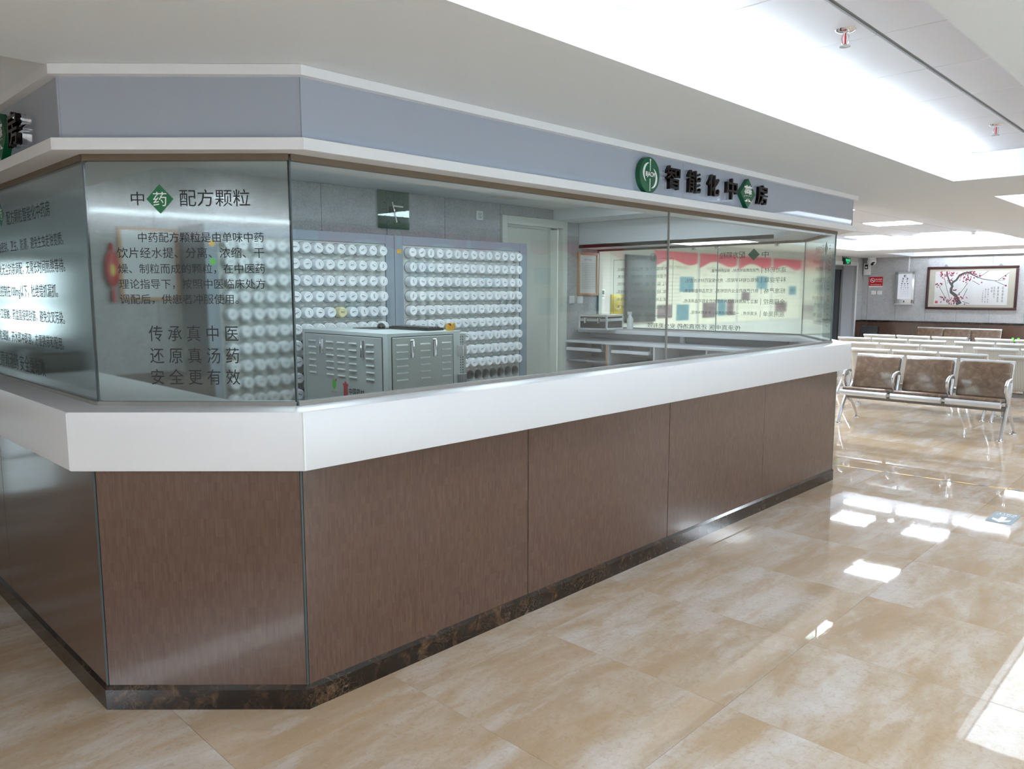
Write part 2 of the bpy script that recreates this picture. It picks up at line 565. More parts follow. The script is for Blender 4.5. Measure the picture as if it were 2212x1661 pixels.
def fit_text(me, s0, s1, z0=None, z1=None, zc=None, depth=None):
    """scale lettering to lie in the local xz plane between s0..s1, reading along +x, facing -y"""
    xs = [v.co.x for v in me.vertices]
    ys = [v.co.y for v in me.vertices]
    x0, x1, y0, y1 = min(xs), max(xs), min(ys), max(ys)
    kx = (s1 - s0) / (x1 - x0)
    if z0 is not None:
        kz = min((z1 - z0) / (y1 - y0), 2.2 * kx)
        zb = (z0 + z1) / 2 - (y1 - y0) * kz / 2
    else:
        kz = kx
        zb = zc - (y1 - y0) * kz / 2
    for v in me.vertices:
        x, y, z = v.co
        v.co = (s0 + (x - x0) * kx, -z * (depth or 1.0), zb + (y - y0) * kz)
    return me


def lettering(name, rows, mat, parent, loc=(0, 0, 0), rot=(0, 0, 0), bold=0.0):
    """rows: (text, s0, s1, zc) or (text, s0, s1, z0, z1) joined into one flat print"""
    if 1 < len(rows) <= 14:
        for r in rows:
            o = lettering(name, [r], mat, parent, loc, rot, bold)
        return o
    bm = bmesh.new()
    for r in rows:
        me = glyphs(r[0], bold)
        if len(r) == 4:
            fit_text(me, r[1], r[2], zc=r[3])
        else:
            fit_text(me, r[1], r[2], z0=r[3], z1=r[4])
        bm.from_mesh(me)
        bpy.data.meshes.remove(me)
    me = bpy.data.meshes.new(name)
    bm.to_mesh(me)
    bm.free()
    return link(name, me, mat, parent, loc, rot)


# ------------------------------------------------------------------ key dimensions
Z_SOF, Z_COF = 2.338, 2.512
Z_HEAD0, Z_HEAD1 = 2.0972, 2.3033
Z_SH0 = 2.0559
Z_TOP, Z_FASB = 1.1518, 0.9404
Z_BASE = 0.0935
XF, YN, YW = 18.5, 6.65, 5.61          # far wall, side wall of the waiting hall, back wall of the booth
XMIN, YMIN = -8.0, -2.5


YE = YW - 0.004


def outline(x, yl, xr, y, xe, xb, yc):
    return [(x, YE), (x, yl), (xr, y), (xe, y), (xb, yc), (xb, YE)]


O_BASE = outline(0.887, 2.998, 1.423, 2.451, 6.397, 7.28, 3.10)
O_PANEL = outline(0.897, 3.002, 1.427, 2.461, 6.393, 7.27, 3.105)
O_FAS = outline(0.810, 2.954, 1.388, 2.365, 6.420, 7.36, 3.07)
O_GLASS = outline(0.946, 3.057, 1.454, 2.517, 6.381, 7.22, 3.133)
O_SHELF = outline(0.842, 3.035, 1.448, 2.405, 6.494, 7.34, 3.09)
O_HEAD = outline(0.875, 3.031, 1.463, 2.437, 6.483, 7.31, 3.10)
O_TRIM = outline(0.840, 3.010, 1.445, 2.405, 6.506, 7.34, 3.09)
I_TOP = [(1.35, YE), (1.35, 2.84), (1.56, 2.61), (6.35, 2.61), (6.86, 3.0), (6.86, YE)]
I_CORE = [(1.02, YE), (1.02, 3.06), (1.48, 2.585), (6.34, 2.585), (7.14, 3.17), (7.14, YE)]
I_HEAD = [(1.25, YE), (1.25, 3.17), (1.60, 2.80), (6.25, 2.80), (6.86, 3.28), (6.86, YE)]


class Face:
    """a vertical face: s runs along it left to right as seen from outside"""

    def __init__(self, p0, p1):
        self.p0 = Vector((*p0, 0))
        d = Vector((p1[0] - p0[0], p1[1] - p0[1], 0))
        self.len = d.length
        self.t = d.normalized()
        self.ang = math.atan2(d.y, d.x)
        self.n = Vector((self.t.y, -self.t.x, 0))

    def at(self, s=0.0, out=0.0, z=0.0):
        p = self.p0 + self.t * s + self.n * out
        return (p.x, p.y, z)

    @property
    def rot(self):
        return (0, 0, self.ang)


def faces_of(o):
    return dict(L=Face(o[0], o[1]), C1=Face(o[1], o[2]), R=Face(o[2], o[3]), C2=Face(o[3], o[4]), B=Face(o[4], o[5]))


# ------------------------------------------------------------------ floor
floor = put('floor', MB().box(XMIN, XF, YMIN, YN, -0.08, -0.012).box(-3.0, 0.887, YN, 16.0, -0.08, -0.012), 'floor', smooth=0)
tag(floor, 'polished beige marble floor of large rectangular slabs', kind='structure')
PX, PY, GX, GY = 0.741, 0.92, 1.058, 1.333
tile_me = MB().box(0.0006, PX - 0.0006, 0.0006, PY - 0.0006, -0.012, 0.0).mesh('marble_tile', smooth=0)
tile_me.materials.append(M['floor'])
for i in range(-5, 24):
    for j in range(-4, 6):
        x, y = GX + i * PX, GY + j * PY
        if x > 1.0 and x + PX < 7.2 and y > 2.6:
            continue                                  # inside the booth
        if x + PX > XF + 0.2 or y + PY > YN + 0.3 or y < YMIN - 0.3:
            continue
        if x > 10 and y < 0.5 or x < 0 and y < 0.4:
            continue
        t = link('marble_tile', tile_me, None, floor, (x, y, 0.0), (random.uniform(-1, 1) * 0.00025, random.uniform(-1, 1) * 0.00025, 0))

# ------------------------------------------------------------------ ceiling
HOLES = dict(
    main=(0.87, 6.11, 0.705, 1.615), second=(7.29, 14.6, 0.705, 1.62), hall=(7.32, 15.1, 2.57, 5.55), far=(16.5, 18.36, -2.0, 5.55),
    side=(-2.5, 0.842, 3.03, 6.9), opposite=(0.0, 9.0, -1.9, -0.95), booth=(1.62, 6.42, 2.82, YW))


def soffit_mesh():
    b = MB()
    xs = sorted({XMIN, XF, -3.0, 0.887, *[v for h in HOLES.values() for v in h[:2]]})
    ys = sorted({YMIN, YN, 16.0, *[v for h in HOLES.values() for v in h[2:]]})
    for x0, x1 in zip(xs, xs[1:]):
        for y0, y1 in zip(ys, ys[1:]):
            cx, cy = (x0 + x1) / 2, (y0 + y1) / 2
            if any(h[0] < cx < h[1] and h[2] < cy < h[3] for h in HOLES.values()):
                continue
            if cy > YN and not (-3.0 < cx < 0.887):
                continue
            b.quad((x0, y0, Z_SOF), (x0, y1, Z_SOF), (x1, y1, Z_SOF), (x1, y0, Z_SOF))
    bmesh.ops.remove_doubles(b.bm, verts=b.bm.verts[:], dist=1e-4)
    return b


ceiling = put('ceiling', soffit_mesh(), 'soffit', fix=False, smooth=0)
tag(ceiling, 'plain warm white soffit with rectangular lit coffers', kind='structure')


def coffer(key, z1, mat_side, tiles=None):
    x0, x1, y0, y1 = HOLES[key]
    b = MB()
    b.quad((x0, y0, Z_SOF), (x0, y0, z1), (x0, y1, z1), (x0, y1, Z_SOF))
    b.quad((x1, y0, Z_SOF), (x1, y1, Z_SOF), (x1, y1, z1), (x1, y0, z1))
    b.quad((x0, y0, Z_SOF), (x1, y0, Z_SOF), (x1, y0, z1), (x0, y0, z1))
    if key != 'booth':
        b.quad((x0, y1, Z_SOF), (x0, y1, z1), (x1, y1, z1), (x1, y1, Z_SOF))
    put('coffer_side', b, mat_side, ceiling, fix=False, smooth=0)
    b = MB()
    zt = z1 + (0.012 if tiles else 0.0)
    b.box(x0 - 0.05, x1 + 0.05, y0 - 0.05, y1 + 0.05, zt, zt + 0.03)
    put('coffer_top', b, 'groove' if tiles else mat_side, ceiling, smooth=0)
    if not tiles:
        return
    xs, ys, gx, gy = tiles
    cache = {}
    for ax, bx_ in zip(xs, xs[1:]):
        for ay, by in zip(ys, ys[1:]):
            ax2, bx2, ay2, by2 = max(ax, x0), min(bx_, x1), max(ay, y0), min(by, y1)
            if bx2 - ax2 < 0.02 or by2 - ay2 < 0.02:
                continue
            w, d = round(bx2 - ax2 - gx, 4), round(by2 - ay2 - gy, 4)
            if (w, d) not in cache:
                me = MB().box(0, w, 0, d, 0.0, 0.011, 0.0015, 1).mesh('ceiling_tile', smooth=0)
                me.materials.append(M['ctile'])
                cache[(w, d)] = me
            link('ceiling_tile', cache[(w, d)], None, ceiling, (ax2 + gx / 2, ay2 + gy / 2, z1))


def seq(a, step, lo, hi):
    v = a
    while v > lo:
        v -= step
    r = []
    while v < hi + step:
        r.append(round(v, 4))
        v += step
    return r


coffer('main', Z_COF, 'coffer', (seq(3.07, 0.6, 0.87, 6.11), [0.49, 1.09, 1.69], 0.006, 0.022))
coffer('second', Z_COF, 'coffer')
coffer('hall', Z_COF, 'coffer', (seq(8.65, 0.6, 7.3, 15.1), seq(3.45, 0.6, 2.57, 5.55), 0.006, 0.010))
coffer('far', Z_COF, 'coffer')
coffer('side', Z_COF, 'soffit')
coffer('opposite', Z_COF, 'coffer')
coffer('booth', 2.455, 'soffit')
b = MB().quad((5.10, 5.18, 2.4545), (5.10, 5.31, 2.4545), (5.45, 5.31, 2.4545), (5.45, 5.18, 2.4545))
put('ceiling_hatch', b, 'wwall', ceiling, fix=False, smooth=0)

# lamps ---------------------------------------------------------------


def batten(label, loc, length, along='x', mat='tube'):
    t = thing('led_batten', label, 'lamp', loc)
    if along == 'x':
        put('housing', MB().box(0, length, -0.006, 0.006, -0.02, 0), 'signwhite', t, smooth=0)
        put('tube', MB().tube([(0.02, 0, -0.032), (length - 0.02, 0, -0.032)], 0.014, 6), mat, t)
    else:
        put('housing', MB().box(-0.006, 0.006, 0, length, -0.02, 0), 'signwhite', t, smooth=0)
        put('tube', MB().tube([(0, 0.02, -0.032), (0, length - 0.02, -0.032)], 0.014, 6, side=Vector((1, 0, 0))), mat, t)
    return t


words_n = ['first', 'second', 'third', 'fourth', 'fifth', 'sixth', 'seventh', 'eighth', 'ninth', 'tenth', 'eleventh', 'twelfth', 'thirteenth', 'fourteenth', 'fifteenth']
for k in range(4):
    batten(f'white LED tube in the coffer beside the sign fascia, {words_n[k]} along the counter', (0.95 + k * 1.28, 1.50, Z_COF), 1.24)
for k in range(6):
    t = thing('ceiling_light', f'luminous white panel filling the coffer before the benches, {words_n[k]} from the counter end', 'lamp', (7.30 + k * 1.215, 0.71, Z_COF))
    put('frame', MB().box(0.0, 1.21, 0.0, 0.90, -0.006, -0.001), 'signwhite', t, smooth=0)
    put('diffuser', MB().box(0.012, 1.198, 0.012, 0.888, -0.010, -0.006), 'softled', t, smooth=0)
for k in range(3):
    batten(f'white LED tube in the hall coffer near the painting wall, {words_n[k]} from the benches aisle', (14.92, 2.70 + k * 0.95, Z_COF), 0.9, 'y', 'fartube')
for k in range(4):
    batten(f'white LED tube in the narrow coffer above the plum painting, {words_n[k]} along the wall', (17.9, -0.3 + k * 1.4, Z_COF), 1.35, 'y', 'fartube')
for k in range(3):
    t = thing('ceiling_light', f'long flush ceiling light mirrored as a streak in the corner pane, {words_n[k]}', 'lamp', (-4.25, -1.75 + k * 1.40, Z_SOF))
    put('frame', MB().box(0.0, 0.50, 0.0, 1.39, -0.006, -0.001), 'signwhite', t, smooth=0)
    put('diffuser', MB().box(0.012, 0.488, 0.006, 1.384, -0.010, -0.006), 'rearled', t, smooth=0)
for k in range(5):
    batten(f'white LED tube in the coffer across the corridor, {words_n[k]} of five', (0.3 + k * 1.7, -1.1, Z_COF), 1.5)
for i, x in enumerate((8.95, 11.45, 13.95)):
    for j, y in enumerate((3.75, 4.95)):
        t = thing('ceiling_light', f'square white LED ceiling panel over the benches, {words_n[i]} row, {("aisle", "booth")[j]} side', 'lamp', (x, y, Z_COF))
        put('frame', MB().box(-0.31, 0.31, -0.31, 0.31, -0.004, 0.0), 'signwhite', t, smooth=0)
        put('diffuser', MB().box(-0.295, 0.295, -0.295, 0.295, -0.007, -0.004), 'led', t, smooth=0)
for i, (x, y) in enumerate(((2.55, 4.06), (4.1, 4.06), (5.65, 4.06))):  # panels kept out of view, added to light the booth interior
    t = thing('ceiling_light', f'unseen LED panel added to light the booth interior, {words_n[i]} from the corner glass', 'lamp', (x, y, 2.455))
    put('frame', MB().box(-0.31, 0.31, -0.31, 0.31, -0.004, 0.0), 'signwhite', t, smooth=0)
    put('diffuser', MB().box(-0.295, 0.295, -0.295, 0.295, -0.007, -0.004), 'boothfill', t, smooth=0)


for i, (x, y) in enumerate(((-2.3, 1.2), (11.0, -1.2), (16.0, 0.9), (-1.0, -1.6))):  # first follows a spot mirrored in the corner pane, others added as fill
    t = thing('ceiling_light', f'unseen flush ceiling light of a set added mostly as fill, {words_n[i]} of its kind', 'lamp', (x, y, Z_SOF), 0)
    q = 0.28 if i == 0 else 1.0
    put('frame', MB().box(-0.31 * q, 0.31 * q, -0.61 * q, 0.61 * q, -0.006, -0.001), 'signwhite', t, smooth=0)
    put('diffuser', MB().box(-0.295 * q, 0.295 * q, -0.595 * q, 0.595 * q, -0.009, -0.006), 'led', t, smooth=0)


def sprinkler(label, x, y, s=1.0):
    t = thing('fire_sprinkler', label, 'sprinkler', (x, y, Z_COF))
    put('escutcheon', MB().lathe([(0.002, -0.006), (0.022, -0.008), (0.033, -0.004), (0.036, 0.0)], 20), 'chrome', t)
    put('frame', MB().tube([(0, 0.008, -0.012), (0, 0.013, -0.03), (0, 0.009, -0.048), (0, 0, -0.055)], 0.0028, 6).tube([(0, -0.008, -0.012), (0, -0.013, -0.03), (0, -0.009, -0.048), (0, 0, -0.055)], 0.0028, 6), 'chrome', t)
    put('glass_bulb', MB().tube([(0, 0, -0.012), (0, 0, -0.03), (0, 0, -0.05)], [0.003, 0.0038, 0.003], 8), 'red', t)
    put('deflector', MB().lathe([(0.001, -0.056), (0.018, -0.057), (0.019, -0.059), (0.001, -0.06)], 14), 'chrome', t)


sprinkler('chrome fire sprinkler with red bulb in the nearest ceiling coffer', 2.93, 1.16)
sprinkler('chrome fire sprinkler with red bulb further along the same coffer', 5.15, 1.16)
sprinkler('small fire sprinkler in the hall ceiling beside the air grille', 13.9, 4.60)
t = thing('smoke_detector', 'round white smoke detector beside a hall ceiling panel', 'detector', (13.9, 3.36, Z_COF))
put('base', MB().lathe([(0.0, -0.015), (0.055, -0.015), (0.06, 0.0)], 20), 'signwhite', t)
put('head', MB().lathe([(0.0, -0.05), (0.03, -0.05), (0.046, -0.035), (0.046, -0.015)], 20), 'signwhite', t)
t = thing('downlight', 'small round downlight between the hall ceiling panels', 'lamp', (14.3, 4.42, Z_COF))
put('ring', MB().lathe([(0.05, 0.0), (0.065, -0.006), (0.072, 0.0)], 20), 'signwhite', t)
put('lens', MB().lathe([(0.0, -0.003), (0.05, -0.003)], 20), 'led', t, fix=False)
t = thing('air_grille', 'white slatted air grille in the hall coffer side', 'vent', (14.0, 5.548, 2.385))
put('back', MB().box(0, 0.95, -0.004, 0.0, 0, 0.115), 'groove', t, smooth=0)
put('frame', MB().box(0, 0.95, -0.014, -0.004, 0, 0.01).box(0, 0.95, -0.014, -0.004, 0.105, 0.115).box(0, 0.012, -0.014, -0.004, 0.01, 0.105).box(0.938, 0.95, -0.014, -0.004, 0.01, 0.105).box(0.47, 0.48, -0.014, -0.004, 0.01, 0.105), 'signwhite', t, smooth=0)
for k in range(4):
    put('slat', MB().box(0.012, 0.938, -0.013, -0.005, 0.018 + k * 0.022, 0.028 + k * 0.022), 'signwhite', t, smooth=0)

# ------------------------------------------------------------------ walls
# back wall of the booth (panels, door)
wall_back = put('wall_back', MB().box(0.93, 5.60, YW + 0.012, YW + 0.10, 0, 2.52).box(6.64, 7.25, YW + 0.012, YW + 0.10, 0, 2.52).box(5.60, 6.64, YW + 0.012, YW + 0.10, 2.35, 2.52).box(5.60, 6.64, YW + 0.16, YW + 0.20, 0, 2.4), 'groove', smooth=0)
tag(wall_back, 'grey fabric-textured panel wall behind the jar racks', kind='structure')
WJ = [0.90, 1.50, 2.17, 2.845, 3.519, 4.183, 4.859, 5.60]
for a, c in zip(WJ, WJ[1:]):
    put('wall_panel', MB().box(a + 0.002, c - 0.002, YW, YW + 0.012, 0.0, 2.453, 0.001, 1), 'wallp', wall_back, smooth=0)
put('wall_panel', MB().box(6.642, 7.219, YW, YW + 0.012, 0.0, 2.34, 0.001, 1), 'wallp', wall_back, smooth=0)
put('wall_panel', MB().box(5.602, 6.42, YW, YW + 0.012, 2.352, 2.453), 'wallp', wall_back, smooth=0)
d1 = thing('door_1', 'pale cream hinged door behind the jar rack', None, (5.606, YW, 0), kind='structure')
put('door_frame', MB().box(0, 0.075, -0.03, 0.05, 0, 2.345, 0.004).box(0.95, 1.025, -0.03, 0.05, 0, 2.345, 0.004).box(0.075, 0.95, -0.03, 0.05, 2.262, 2.345, 0.004).box(0.075, 0.095, 0.04, 0.15, 0, 2.262).box(0.83, 0.95, 0.05, 0.15, 0, 2.262).box(0.075, 0.95, 0.05, 0.15, 2.245, 2.262), 'doorp', d1)
put('door_leaf', MB().box(0.095, 0.83, 0.10, 0.145, 0.01, 2.245, 0.003), 'doorp', d1)
put('door_handle', MB().box(0.13, 0.16, 0.09, 0.10, 1.0, 1.16, 0.003).tube([(0.145, 0.10, 1.09), (0.145, 0.06, 1.09), (0.25, 0.06, 1.09)], 0.009, 8), 'steel', d1)

# side wall of the waiting hall, with a recessed door
wall_side = put('wall_side', MB().box(7.25, 16.55, YN, YN + 0.06, -0.08, 2.60).box(18.10, XF + 0.1, YN, YN + 0.06, -0.08, 2.60).box(16.55, 18.10, YN, YN + 0.06, 2.15, 2.60), 'wwall', smooth=0)
tag(put('wall_return', MB().box(7.25, 7.31, YW, YN, -0.08, 2.60), 'wwall', smooth=0), 'short white return wall at the glass end', kind='structure')
tag(wall_side, 'white wall beyond the booth with posters and a recessed door', kind='structure')
d2 = thing('door_2', 'dark glass door set in a pale grey recess under the exit sign', None, (16.55, YN, 0), kind='structure')
put('door_frame', MB().box(-0.07, 0.0, -0.012, 0.0, 0, 2.23, 0.002).box(1.55, 1.62, -0.012, 0.0, 0, 2.23, 0.002).box(0.0, 1.55, -0.012, 0.0, 2.15, 2.23, 0.002), 'signwhite', d2)
put('reveal', MB().box(1.55, 1.60, 0.0, 0.34, 0, 2.15).box(-0.05, 0.0, 0.0, 0.34, 0, 2.15).box(-0.05, 1.60, 0.0, 0.34, 2.15, 2.19), 'doorgrey', d2, smooth=0)
put('door_leaf', MB().box(0.0, 1.55, 0.32, 0.34, 0, 2.15), 'darkglass', d2, smooth=0)
put('leaf_frame', MB().box(1.47, 1.55, 0.29, 0.32, 0, 2.15, 0.004).box(0.0, 0.08, 0.29, 0.32, 0, 2.15, 0.004).box(0.08, 1.47, 0.29, 0.32, 2.07, 2.15, 0.004).box(0.74, 0.81, 0.29, 0.32, 0, 2.07, 0.004), 'beam', d2)

# far wall
wall_far = put('wall_far', MB().box(XF + 0.012, XF + 0.1, YMIN, YN + 0.1, -0.08, 2.60), 'groove', smooth=0)
tag(wall_far, 'grey panelled wall with dark dado behind the benches', kind='structure')
ys = [6.516 - 0.6176 * k for k in range(15)]
ys = [YN] + ys + [YMIN]
for a, c in zip(ys, ys[1:]):
    if a - c > 0.02:
        put('wall_panel', MB().box(XF, XF + 0.012, c + 0.003, a - 0.003, 0.92, Z_SOF, 0.001, 1), 'wallp', wall_far, smooth=0)
bpan = MB().box(0.002, 1.218, 0, 0.012, 0.0, 0.88, 0.001, 1).mesh('dado_panel', smooth=0)
bpan.materials.append(M['brown'])
for k in range(7):
    link('dado_panel', bpan, None, wall_far, (XF, YN - k * 1.22, 0), (0, 0, -PI / 2))
put('dado_cap', MB().box(XF - 0.02, XF + 0.012, YMIN, YN, 0.88, 0.92, 0.003, 1), 'emp', wall_far, smooth=0)
put('dado_cap', MB().box(18.17, XF - 0.02, YN - 0.02, YN, 0.88, 0.92, 0.003, 1), 'emp', wall_side, smooth=0)
put('dado_panel', MB().box(18.17, XF, YN - 0.012, YN, 0.0, 0.88, 0.001, 1), 'brown', wall_side, smooth=0)
put('wall_panel', MB().box(18.17, XF, YN - 0.012, YN, 0.92, Z_SOF, 0.001, 1), 'wallp', wall_side, smooth=0)

# walls behind the viewpoint, seen only in reflections
tag(put('wall_opposite', MB().box(XMIN, 1.7, YMIN - 0.1, YMIN, -0.08, 2.60).box(4.45, XF, YMIN - 0.1, YMIN, -0.08, 2.60).box(1.7, 4.45, YMIN - 0.1, YMIN, 2.25, 2.60), 'wwall', smooth=0), 'white corridor wall facing the counter', kind='structure')
tag(put('wall_rear', MB().box(XMIN - 0.1, XMIN, YMIN, YN, -0.08, 2.60), 'wwall', smooth=0), 'white wall at the rear end of the corridor', kind='structure')
tag(put('wall_corner', MB().box(XMIN, -3.0, YN, YN + 0.1, -0.08, 2.60).box(-3.1, -3.0, YN, 16, -0.08, 2.60).box(0.887, 0.987, YW, 16.0, -0.08, 2.60), 'wwall', smooth=0), 'white walls of the side corridor', kind='structure')
tag(put('wall_end', MB().box(-3.0, -2.4, 16.0, 16.1, -0.08, 2.60).box(-1.5, 0.9, 16.0, 16.1, -0.08, 2.60).box(-2.4, -1.5, 16.0, 16.1, -0.08, 0.7).box(-2.4, -1.5, 16.0, 16.1, 2.1, 2.60), 'wwall', smooth=0), 'wall with window at the end of the side corridor', kind='structure')
w1 = thing('window_1', 'daylit window at the end of the side corridor', None, (-2.4, 16.0, 0.7), kind='structure')
put('window_frame', MB().box(0, 0.05, 0, 0.08, 0, 1.4).box(0.85, 0.9, 0, 0.08, 0, 1.4).box(0.05, 0.85, 0, 0.08, 0, 0.05).box(0.05, 0.85, 0, 0.08, 1.35, 1.4).box(0.05, 0.85, 0, 0.08, 0.67, 0.73), 'signwhite', w1, smooth=0)
put('pane', MB().box(0.05, 0.85, 0.035, 0.043, 0.05, 0.67), 'glass', w1, smooth=0)
put('pane', MB().box(0.05, 0.85, 0.035, 0.043, 0.73, 1.35), 'glass', w1, smooth=0)
w2 = thing('window_2', 'daylit glazed entrance in the corridor wall facing the counter', None, (1.7, YMIN, 0), kind='structure')
fr_ = MB().box(0, 2.75, -0.08, -0.02, 2.17, 2.25).box(0, 2.75, -0.08, -0.02, 0, 0.08)
for k in range(4):
    fr_.box(k * 0.892, k * 0.892 + 0.074, -0.08, -0.02, 0.08, 2.17)
put('window_frame', fr_, 'steel', w2, smooth=0)
for k in range(3):
    put('pane', MB().box(k * 0.892 + 0.074, k * 0.892 + 0.892, -0.055, -0.047, 0.08, 2.17), 'glass', w2, smooth=0)

# ------------------------------------------------------------------ service counter
F_B, F_P, F_F, F_G, F_S, F_H, F_T = map(faces_of, (O_BASE, O_PANEL, O_FAS, O_GLASS, O_SHELF, O_HEAD, O_TRIM))
counter = thing('service_counter', 'long chamfered pharmacy counter clad in brown strip panels on a dark marble plinth', 'counter', (3.6, 2.6, 0))
CX, CY = 3.6, 2.6


def cput(name, mb, mat, parent, loc=(0, 0, 0), rot=(0, 0, 0), **k):
    """place a part given in world coordinates under an unrotated thing"""
    o = put(name, mb, mat, parent, (loc[0] - parent.location.x, loc[1] - parent.location.y, loc[2] - parent.location.z), rot, **k)
    return o


b = MB().band([(p[0], p[1]) for p in faces_of(O_PANEL) and [(O_PANEL[i][0], O_PANEL[i][1]) for i in range(6)]], I_CORE, 0.0, Z_FASB)
# the core stands 14 mm behind the panel faces
core_out = [(0.912, YE), (0.912, 3.009), (1.433, 2.476), (6.388, 2.476), (7.255, 3.113), (7.255, YE)]
b.bm.free()
cput('core', MB().band(core_out, I_CORE, 0.0, Z_FASB), 'darkjoint', counter, smooth=0)
PT = 0.012


def panels(face, cuts, gap=0.005):
    for a, c in zip(cuts, cuts[1:]):
        cput('cladding_panel', MB().box(gap / 2, c - a - gap / 2, 0, PT, 0, Z_FASB - Z_BASE, 0.0008, 1), 'brown', counter, face.at(a, 0, Z_BASE), face.rot, smooth=0)


fp = F_P
panels(fp['L'], [0.004, 1.23, fp['L'].len - 0.004])
panels(fp['C1'], [0.004, fp['C1'].len - 0.004])
panels(fp['R'], [0.004, 2.645 - 1.427, 3.882 - 1.427, 5.112 - 1.427, fp['R'].len - 0.004])
panels(fp['C2'], [0.004, fp['C2'].len - 0.004])
panels(fp['B'], [0.004, 1.22, fp['B'].len - 0.004])
for f, s in (('C1', 0.0), ('R', 0.0), ('C2', 0.0), ('B', 0.0)):
    cput('corner_strip', MB().box(-0.004, 0.004, -0.0015, 0.012, 0, Z_FASB - Z_BASE), 'joint', counter, fp[f].at(s, -0.002, Z_BASE), (0, 0, fp[f].ang - PI / 8 * (1 if f in ('C1', 'R') else -1) * 0), smooth=0)
for s in (2.645, 3.882, 5.112):
    cput('joint_strip', MB().box(-0.0022, 0.0022, 0.004, 0.014, 0, Z_FASB - Z_BASE), 'darkjoint', counter, fp['R'].at(s - 1.427, 0, Z_BASE), fp['R'].rot, smooth=0)


def plinth(face, cuts):
    for a, c in zip(cuts, cuts[1:]):
        prof = [(0.0, 0.0), (0.0, 0.078), (0.010, Z_BASE), (0.030, Z_BASE), (0.030, 0.0)]       # (depth inwards, z)
        b_ = MB().prism([(p[0], p[1]) for p in prof], 0.0005, c - a - 0.0005, 'x')
        cput('plinth_stone', b_, 'emp', counter, face.at(a, 0, 0), face.rot, smooth=0)


fb = F_B
plinth(fb['L'], [0, 0.6, 1.4, 2.1, fb['L'].len])
plinth(fb['C1'], [0, fb['C1'].len])
plinth(fb['R'], [0, 0.72, 1.70, 2.42, 3.10, 3.75, 4.36, fb['R'].len])
plinth(fb['C2'], [0, fb['C2'].len])
plinth(fb['B'], [0, 1.2, fb['B'].len])

ctop = thing('worktop', 'thick white solid-surface counter top running round the booth', 'counter top', (3.6, 2.6, Z_FASB))
b = MB()
HZ = Z_TOP - Z_FASB
loops = []
for po, pt, pc in zip(O_FAS, I_TOP, I_CORE):
    loops.append([b.bm.verts.new(p) for p in ((*po, 0), (*po, HZ), (*pt, HZ), (*pt, HZ - 0.043), (*pc, HZ - 0.043), (*pc, 0))])
for A, B in zip(loops, loops[1:]):
    for k in range(6):
        b.bm.faces.new((A[k], B[k], B[(k + 1) % 6], A[(k + 1) % 6]))
b.bm.faces.new(loops[0])
b.bm.faces.new(loops[-1][::-1])
bmesh.ops.recalc_face_normals(b.bm, faces=b.bm.faces[:])
es = [e for e in b.bm.edges if len(e.link_faces) == 2 and e.calc_face_angle(0) > 0.3]
bmesh.ops.bevel(b.bm, geom=es, offset=0.003, segments=2, profile=0.5, affect='EDGES')
cput('slab', b, 'white', ctop, (0, 0, Z_FASB))
f = F_F['R']
cput('corner_seam', MB().box(-0.003, 0.004, -0.0012, 0.004, 0.004, Z_TOP - Z_FASB - 0.004), 'signwhite', ctop, f.at(0.0, 0, Z_FASB), f.rot, smooth=0)
f = F_F['C1']
cput('corner_seam', MB().box(-0.003, 0.003, -0.0012, 0.004, 0.004, Z_TOP - Z_FASB - 0.004), 'white', ctop, f.at(0.0, 0, Z_FASB), f.rot, smooth=0)

# ------------------------------------------------------------------ glass screen
Z_GT = 2.043
screen = thing('glass_screen', 'tall glass screen with printed lettering standing on the white counter top', 'glass screen', (3.6, 2.6, Z_TOP))
GT = 0.010


def pane(face, a, c, label):
    o = cput('pane', MB().box(0.003, c - a - 0.003, 0, GT, 0.004, Z_GT - Z_TOP), 'glass', screen, face.at(a, 0, Z_TOP), face.rot, smooth=0)
    o['label'] = label
    return o


def film(p, w, s0=0.004, s1=None, mat='film', z0=0.012, z1=None):
    put('frosted_film', MB().box(s0, s1 if s1 else w - 0.006, -0.0018, -0.0010, z0, z1 if z1 else Z_GT - Z_TOP - 0.004), mat, p, smooth=0)


g = F_G
pL = pane(g['L'], 0, g['L'].len, 'frosted glass pane with lettering beside the corner pane')
pC1 = pane(g['C1'], 0, g['C1'].len, 'frosted corner glass pane with black text and green diamond')
pR1 = pane(g['R'], 0, 3.914 - 1.454, 'clear glass pane before the grey cabinet')
pR2 = pane(g['R'], 3.914 - 1.454, g['R'].len, 'clear glass pane below the sign letters')
pC2 = pane(g['C2'], 0, g['C2'].len, 'frosted glass pane with circled instructions at the far corner')
pB1 = pane(g['B'], 0, 4.05 - 3.133, 'frosted glass pane listing herbal benefits')
pB2 = pane(g['B'], 4.05 - 3.133, g['B'].len, 'frosted glass pane with boxed list beside the wall notice')
film(pL, g['L'].len)
film(pC1, g['C1'].len)
film(pC2, g['C2'].len, mat='film_b')
film(pB1, 4.05 - 3.133, mat='film_b')
film(pB2, g['B'].len - 0.917, s1=1.38, mat='film_b')
for f in ('C1', 'R', 'C2', 'B'):
    cput('corner_joint', MB().box(-0.003, 0.003, -0.002, 0.010, 0, Z_GT - Z_TOP), 'joint', screen, g[f].at(0, 0, Z_TOP), (0, 0, g[f].ang), smooth=0)
cput('pane_joint', MB().box(-0.0035, 0.0035, -0.001, 0.011, 0, Z_GT - Z_TOP), 'chan', screen, g['R'].at(3.914 - 1.454, 0, Z_TOP), g['R'].rot, smooth=0)
cput('pane_joint', MB().box(-0.003, 0.003, 0.0, 0.011, 0, Z_GT - Z_TOP), 'gedge', screen, g['B'].at(0.917, 0, Z_TOP), g['B'].rot, smooth=0)
